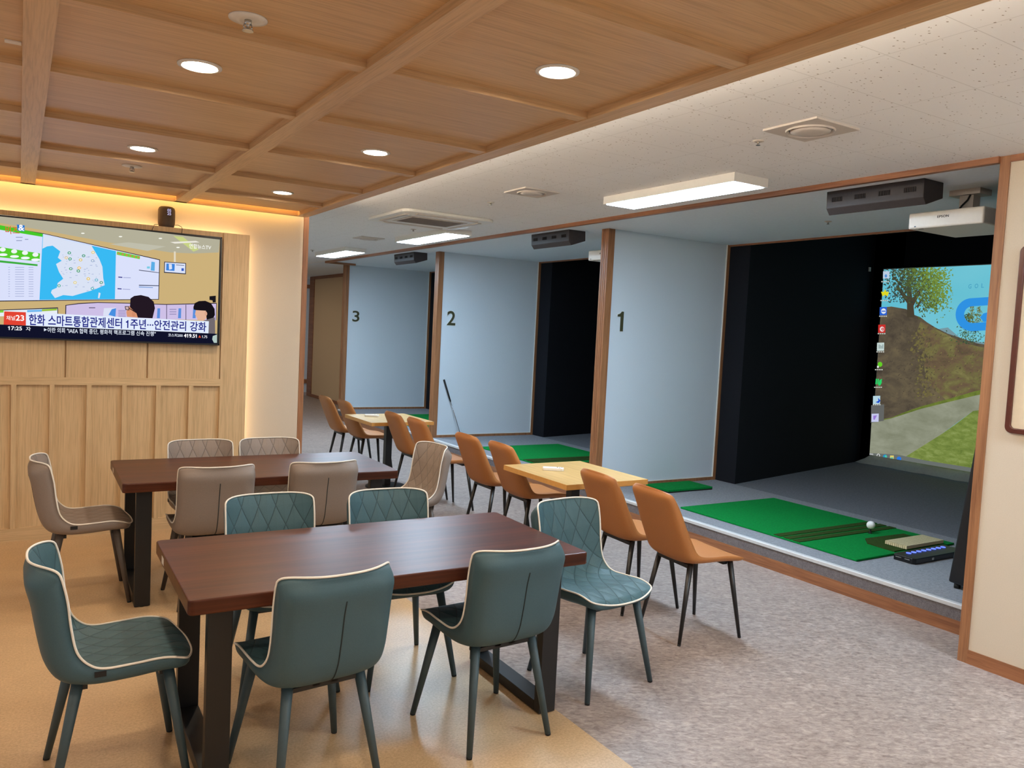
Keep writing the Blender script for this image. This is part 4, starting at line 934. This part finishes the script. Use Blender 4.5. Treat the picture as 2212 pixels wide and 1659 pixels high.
def place(proto, used, x, y, deg, label, group):
    """deg: where the chair faces, counted from +Y towards -X"""
    o = proto if not used else copy_tree(proto)
    o.location = (x, y, 0); o.rotation_euler = (0, 0, math.radians(deg)); o['label'] = label; o['group'] = group; o['category'] = 'chair'
teal = make_upholstered('teal', 'teal_q', 'teal_leg', 'piping')
for k, a in enumerate([
    (0.325, 3.195, -90, 'teal quilted chair side-on at the end of the nearer table away from the bays'),
    (0.94, 2.87, 6, 'teal chair with its plain seamed back to the viewer, next to the side-on teal chair'),
    (1.73, 2.905, 3, 'teal chair with its plain seamed back to the viewer, bay side of nearer table'),
    (2.45, 3.09, 188, 'teal chair with its whole quilted seat in view, at the nearer table end'),
    (1.055, 3.68, 180, 'teal chair behind the nearer table, quilted back showing, on the television side'),
    (1.635, 3.61, 177, 'teal chair behind the nearer table, quilted back showing, on the bay side')]):
    place(teal, k > 0, *a, 'teal quilted chairs around the nearer dark table')
taupe = make_upholstered('taupe', 'taupe_q', 'taupe_leg', 'piping')
for k, a in enumerate([
    (0.355, 5.33, -90, 'taupe quilted chair side-on at the end of the far dark table, by the panelling'),
    (1.0, 5.05, 0, 'taupe chair with its plain back to the viewer, next to the side-on taupe chair'),
    (1.645, 5.05, 0, 'taupe chair with its plain back to the viewer, bay side of far table'),
    (1.085, 5.61, 180, 'taupe chair behind the far dark table in front of the oak panelling'),
    (1.56, 5.61, 180, 'taupe chair behind the far dark table in front of the cream wall'),
    (2.40, 5.29, 93, 'taupe chair at the bay end of the far dark table, lit quilted back showing')]):
    place(taupe, k > 0, *a, 'taupe quilted chairs around the far dark table')
tan = make_tan()
for k, a in enumerate([
    (3.393, 3.356, -95, 'tan leather chair nearest the viewer in the row facing the bays'),
    (3.40, 3.88, -93, 'tan leather chair next to the nearer maple table, behind the nearest tan chair'),
    (3.45, 5.15, -92, 'tan leather chair partly hidden by the far corner of the nearer maple table'),
    (3.43, 5.67, -90, 'tan leather chair one seat beyond the nearer maple table, below the putter'),
    (3.48, 6.75, -90, 'tan leather chair behind the end taupe chair, its seat reaching towards the bay step'),
    (3.47, 7.27, -90, 'tan leather chair overlapping the near edge of the farther maple table'),
    (3.41, 8.50, -90, 'tan leather chair just beyond the farther maple table'),
    (3.36, 9.0, -90, 'tan leather chair farthest away, past the farther maple table')]):
    place(tan, k > 0, *a, 'tan leather chairs facing the bays')

# ------------------------------------------------------------------ maple side tables and remotes
def cafe_table(cx, cy, hx, hy, label):
    t = thing('side_table', label, 'table', (cx, cy, 0), 0, 'square maple side tables')
    bm = bm_new(); box(bm, (-hx, -hy, 0.704), (hx, hy, 0.74)); o = obj('tabletop', bm, ['maple'], t, 0.001)
    bm = bm_new()
    box(bm, (-hx - 0.0012, -hy - 0.0012, 0.7045), (hx + 0.0012, -hy, 0.7395)); box(bm, (-hx - 0.0012, hy, 0.7045), (hx + 0.0012, hy + 0.0012, 0.7395))
    box(bm, (-hx - 0.0012, -hy, 0.7045), (-hx, hy, 0.7395)); box(bm, (hx, -hy, 0.7045), (hx + 0.0012, hy, 0.7395)); obj('edge_band', bm, 'maple_edge', t)
    bm = bm_new(); box(bm, (-0.035, -0.035, 0.02), (0.035, 0.035, 0.70)); obj('column', bm, 'black_steel', t, 0.003)
    bm = bm_new(); box(bm, (-0.18, -0.03, 0.690), (0.18, 0.03, 0.7038)); box(bm, (-0.03, -0.18, 0.690), (0.03, 0.18, 0.7038)); obj('top_bracket', bm, 'black_steel', t)
    bm = bm_new(); lathe(bm, [(0.22, 0), (0.22, 0.010), (0.19, 0.018), (0.05, 0.024)], (0, 0, 0), 40); obj('base', bm, 'black_steel', t)
    return t
cafe_table(3.375, 4.545, 0.345, 0.395, 'square maple side table nearer the viewer between tan chairs')
cafe_table(3.36, 7.87, 0.345, 0.385, 'square maple side table farther away between tan chairs')
def remote(x, y, rz, label):
    r = thing('remote_control', label, 'remote', (x, y, 0.7402), rz, 'white remotes on the maple tables')
    bm = bm_new(); prism(bm, rrect(0, 0, 0.15, 0.055, 0.015), 2, 0.0, 0.022); obj('case', bm, 'white_plastic', r, 0.004)
    for k in range(3):
        bm = bm_new(); lathe(bm, [(0.005, 0), (0.005, 0.0015)], (0.03 + 0.016 * k, 0.008 * (-1) ** k, 0.0221), 10); obj('button', bm, 'slot', r)
    return r
remote(3.26, 4.64, math.radians(-32), 'white remote control lying on the nearer maple side table')
remote(3.22, 8.00, math.radians(-32), 'white remote control lying on the farther maple side table')
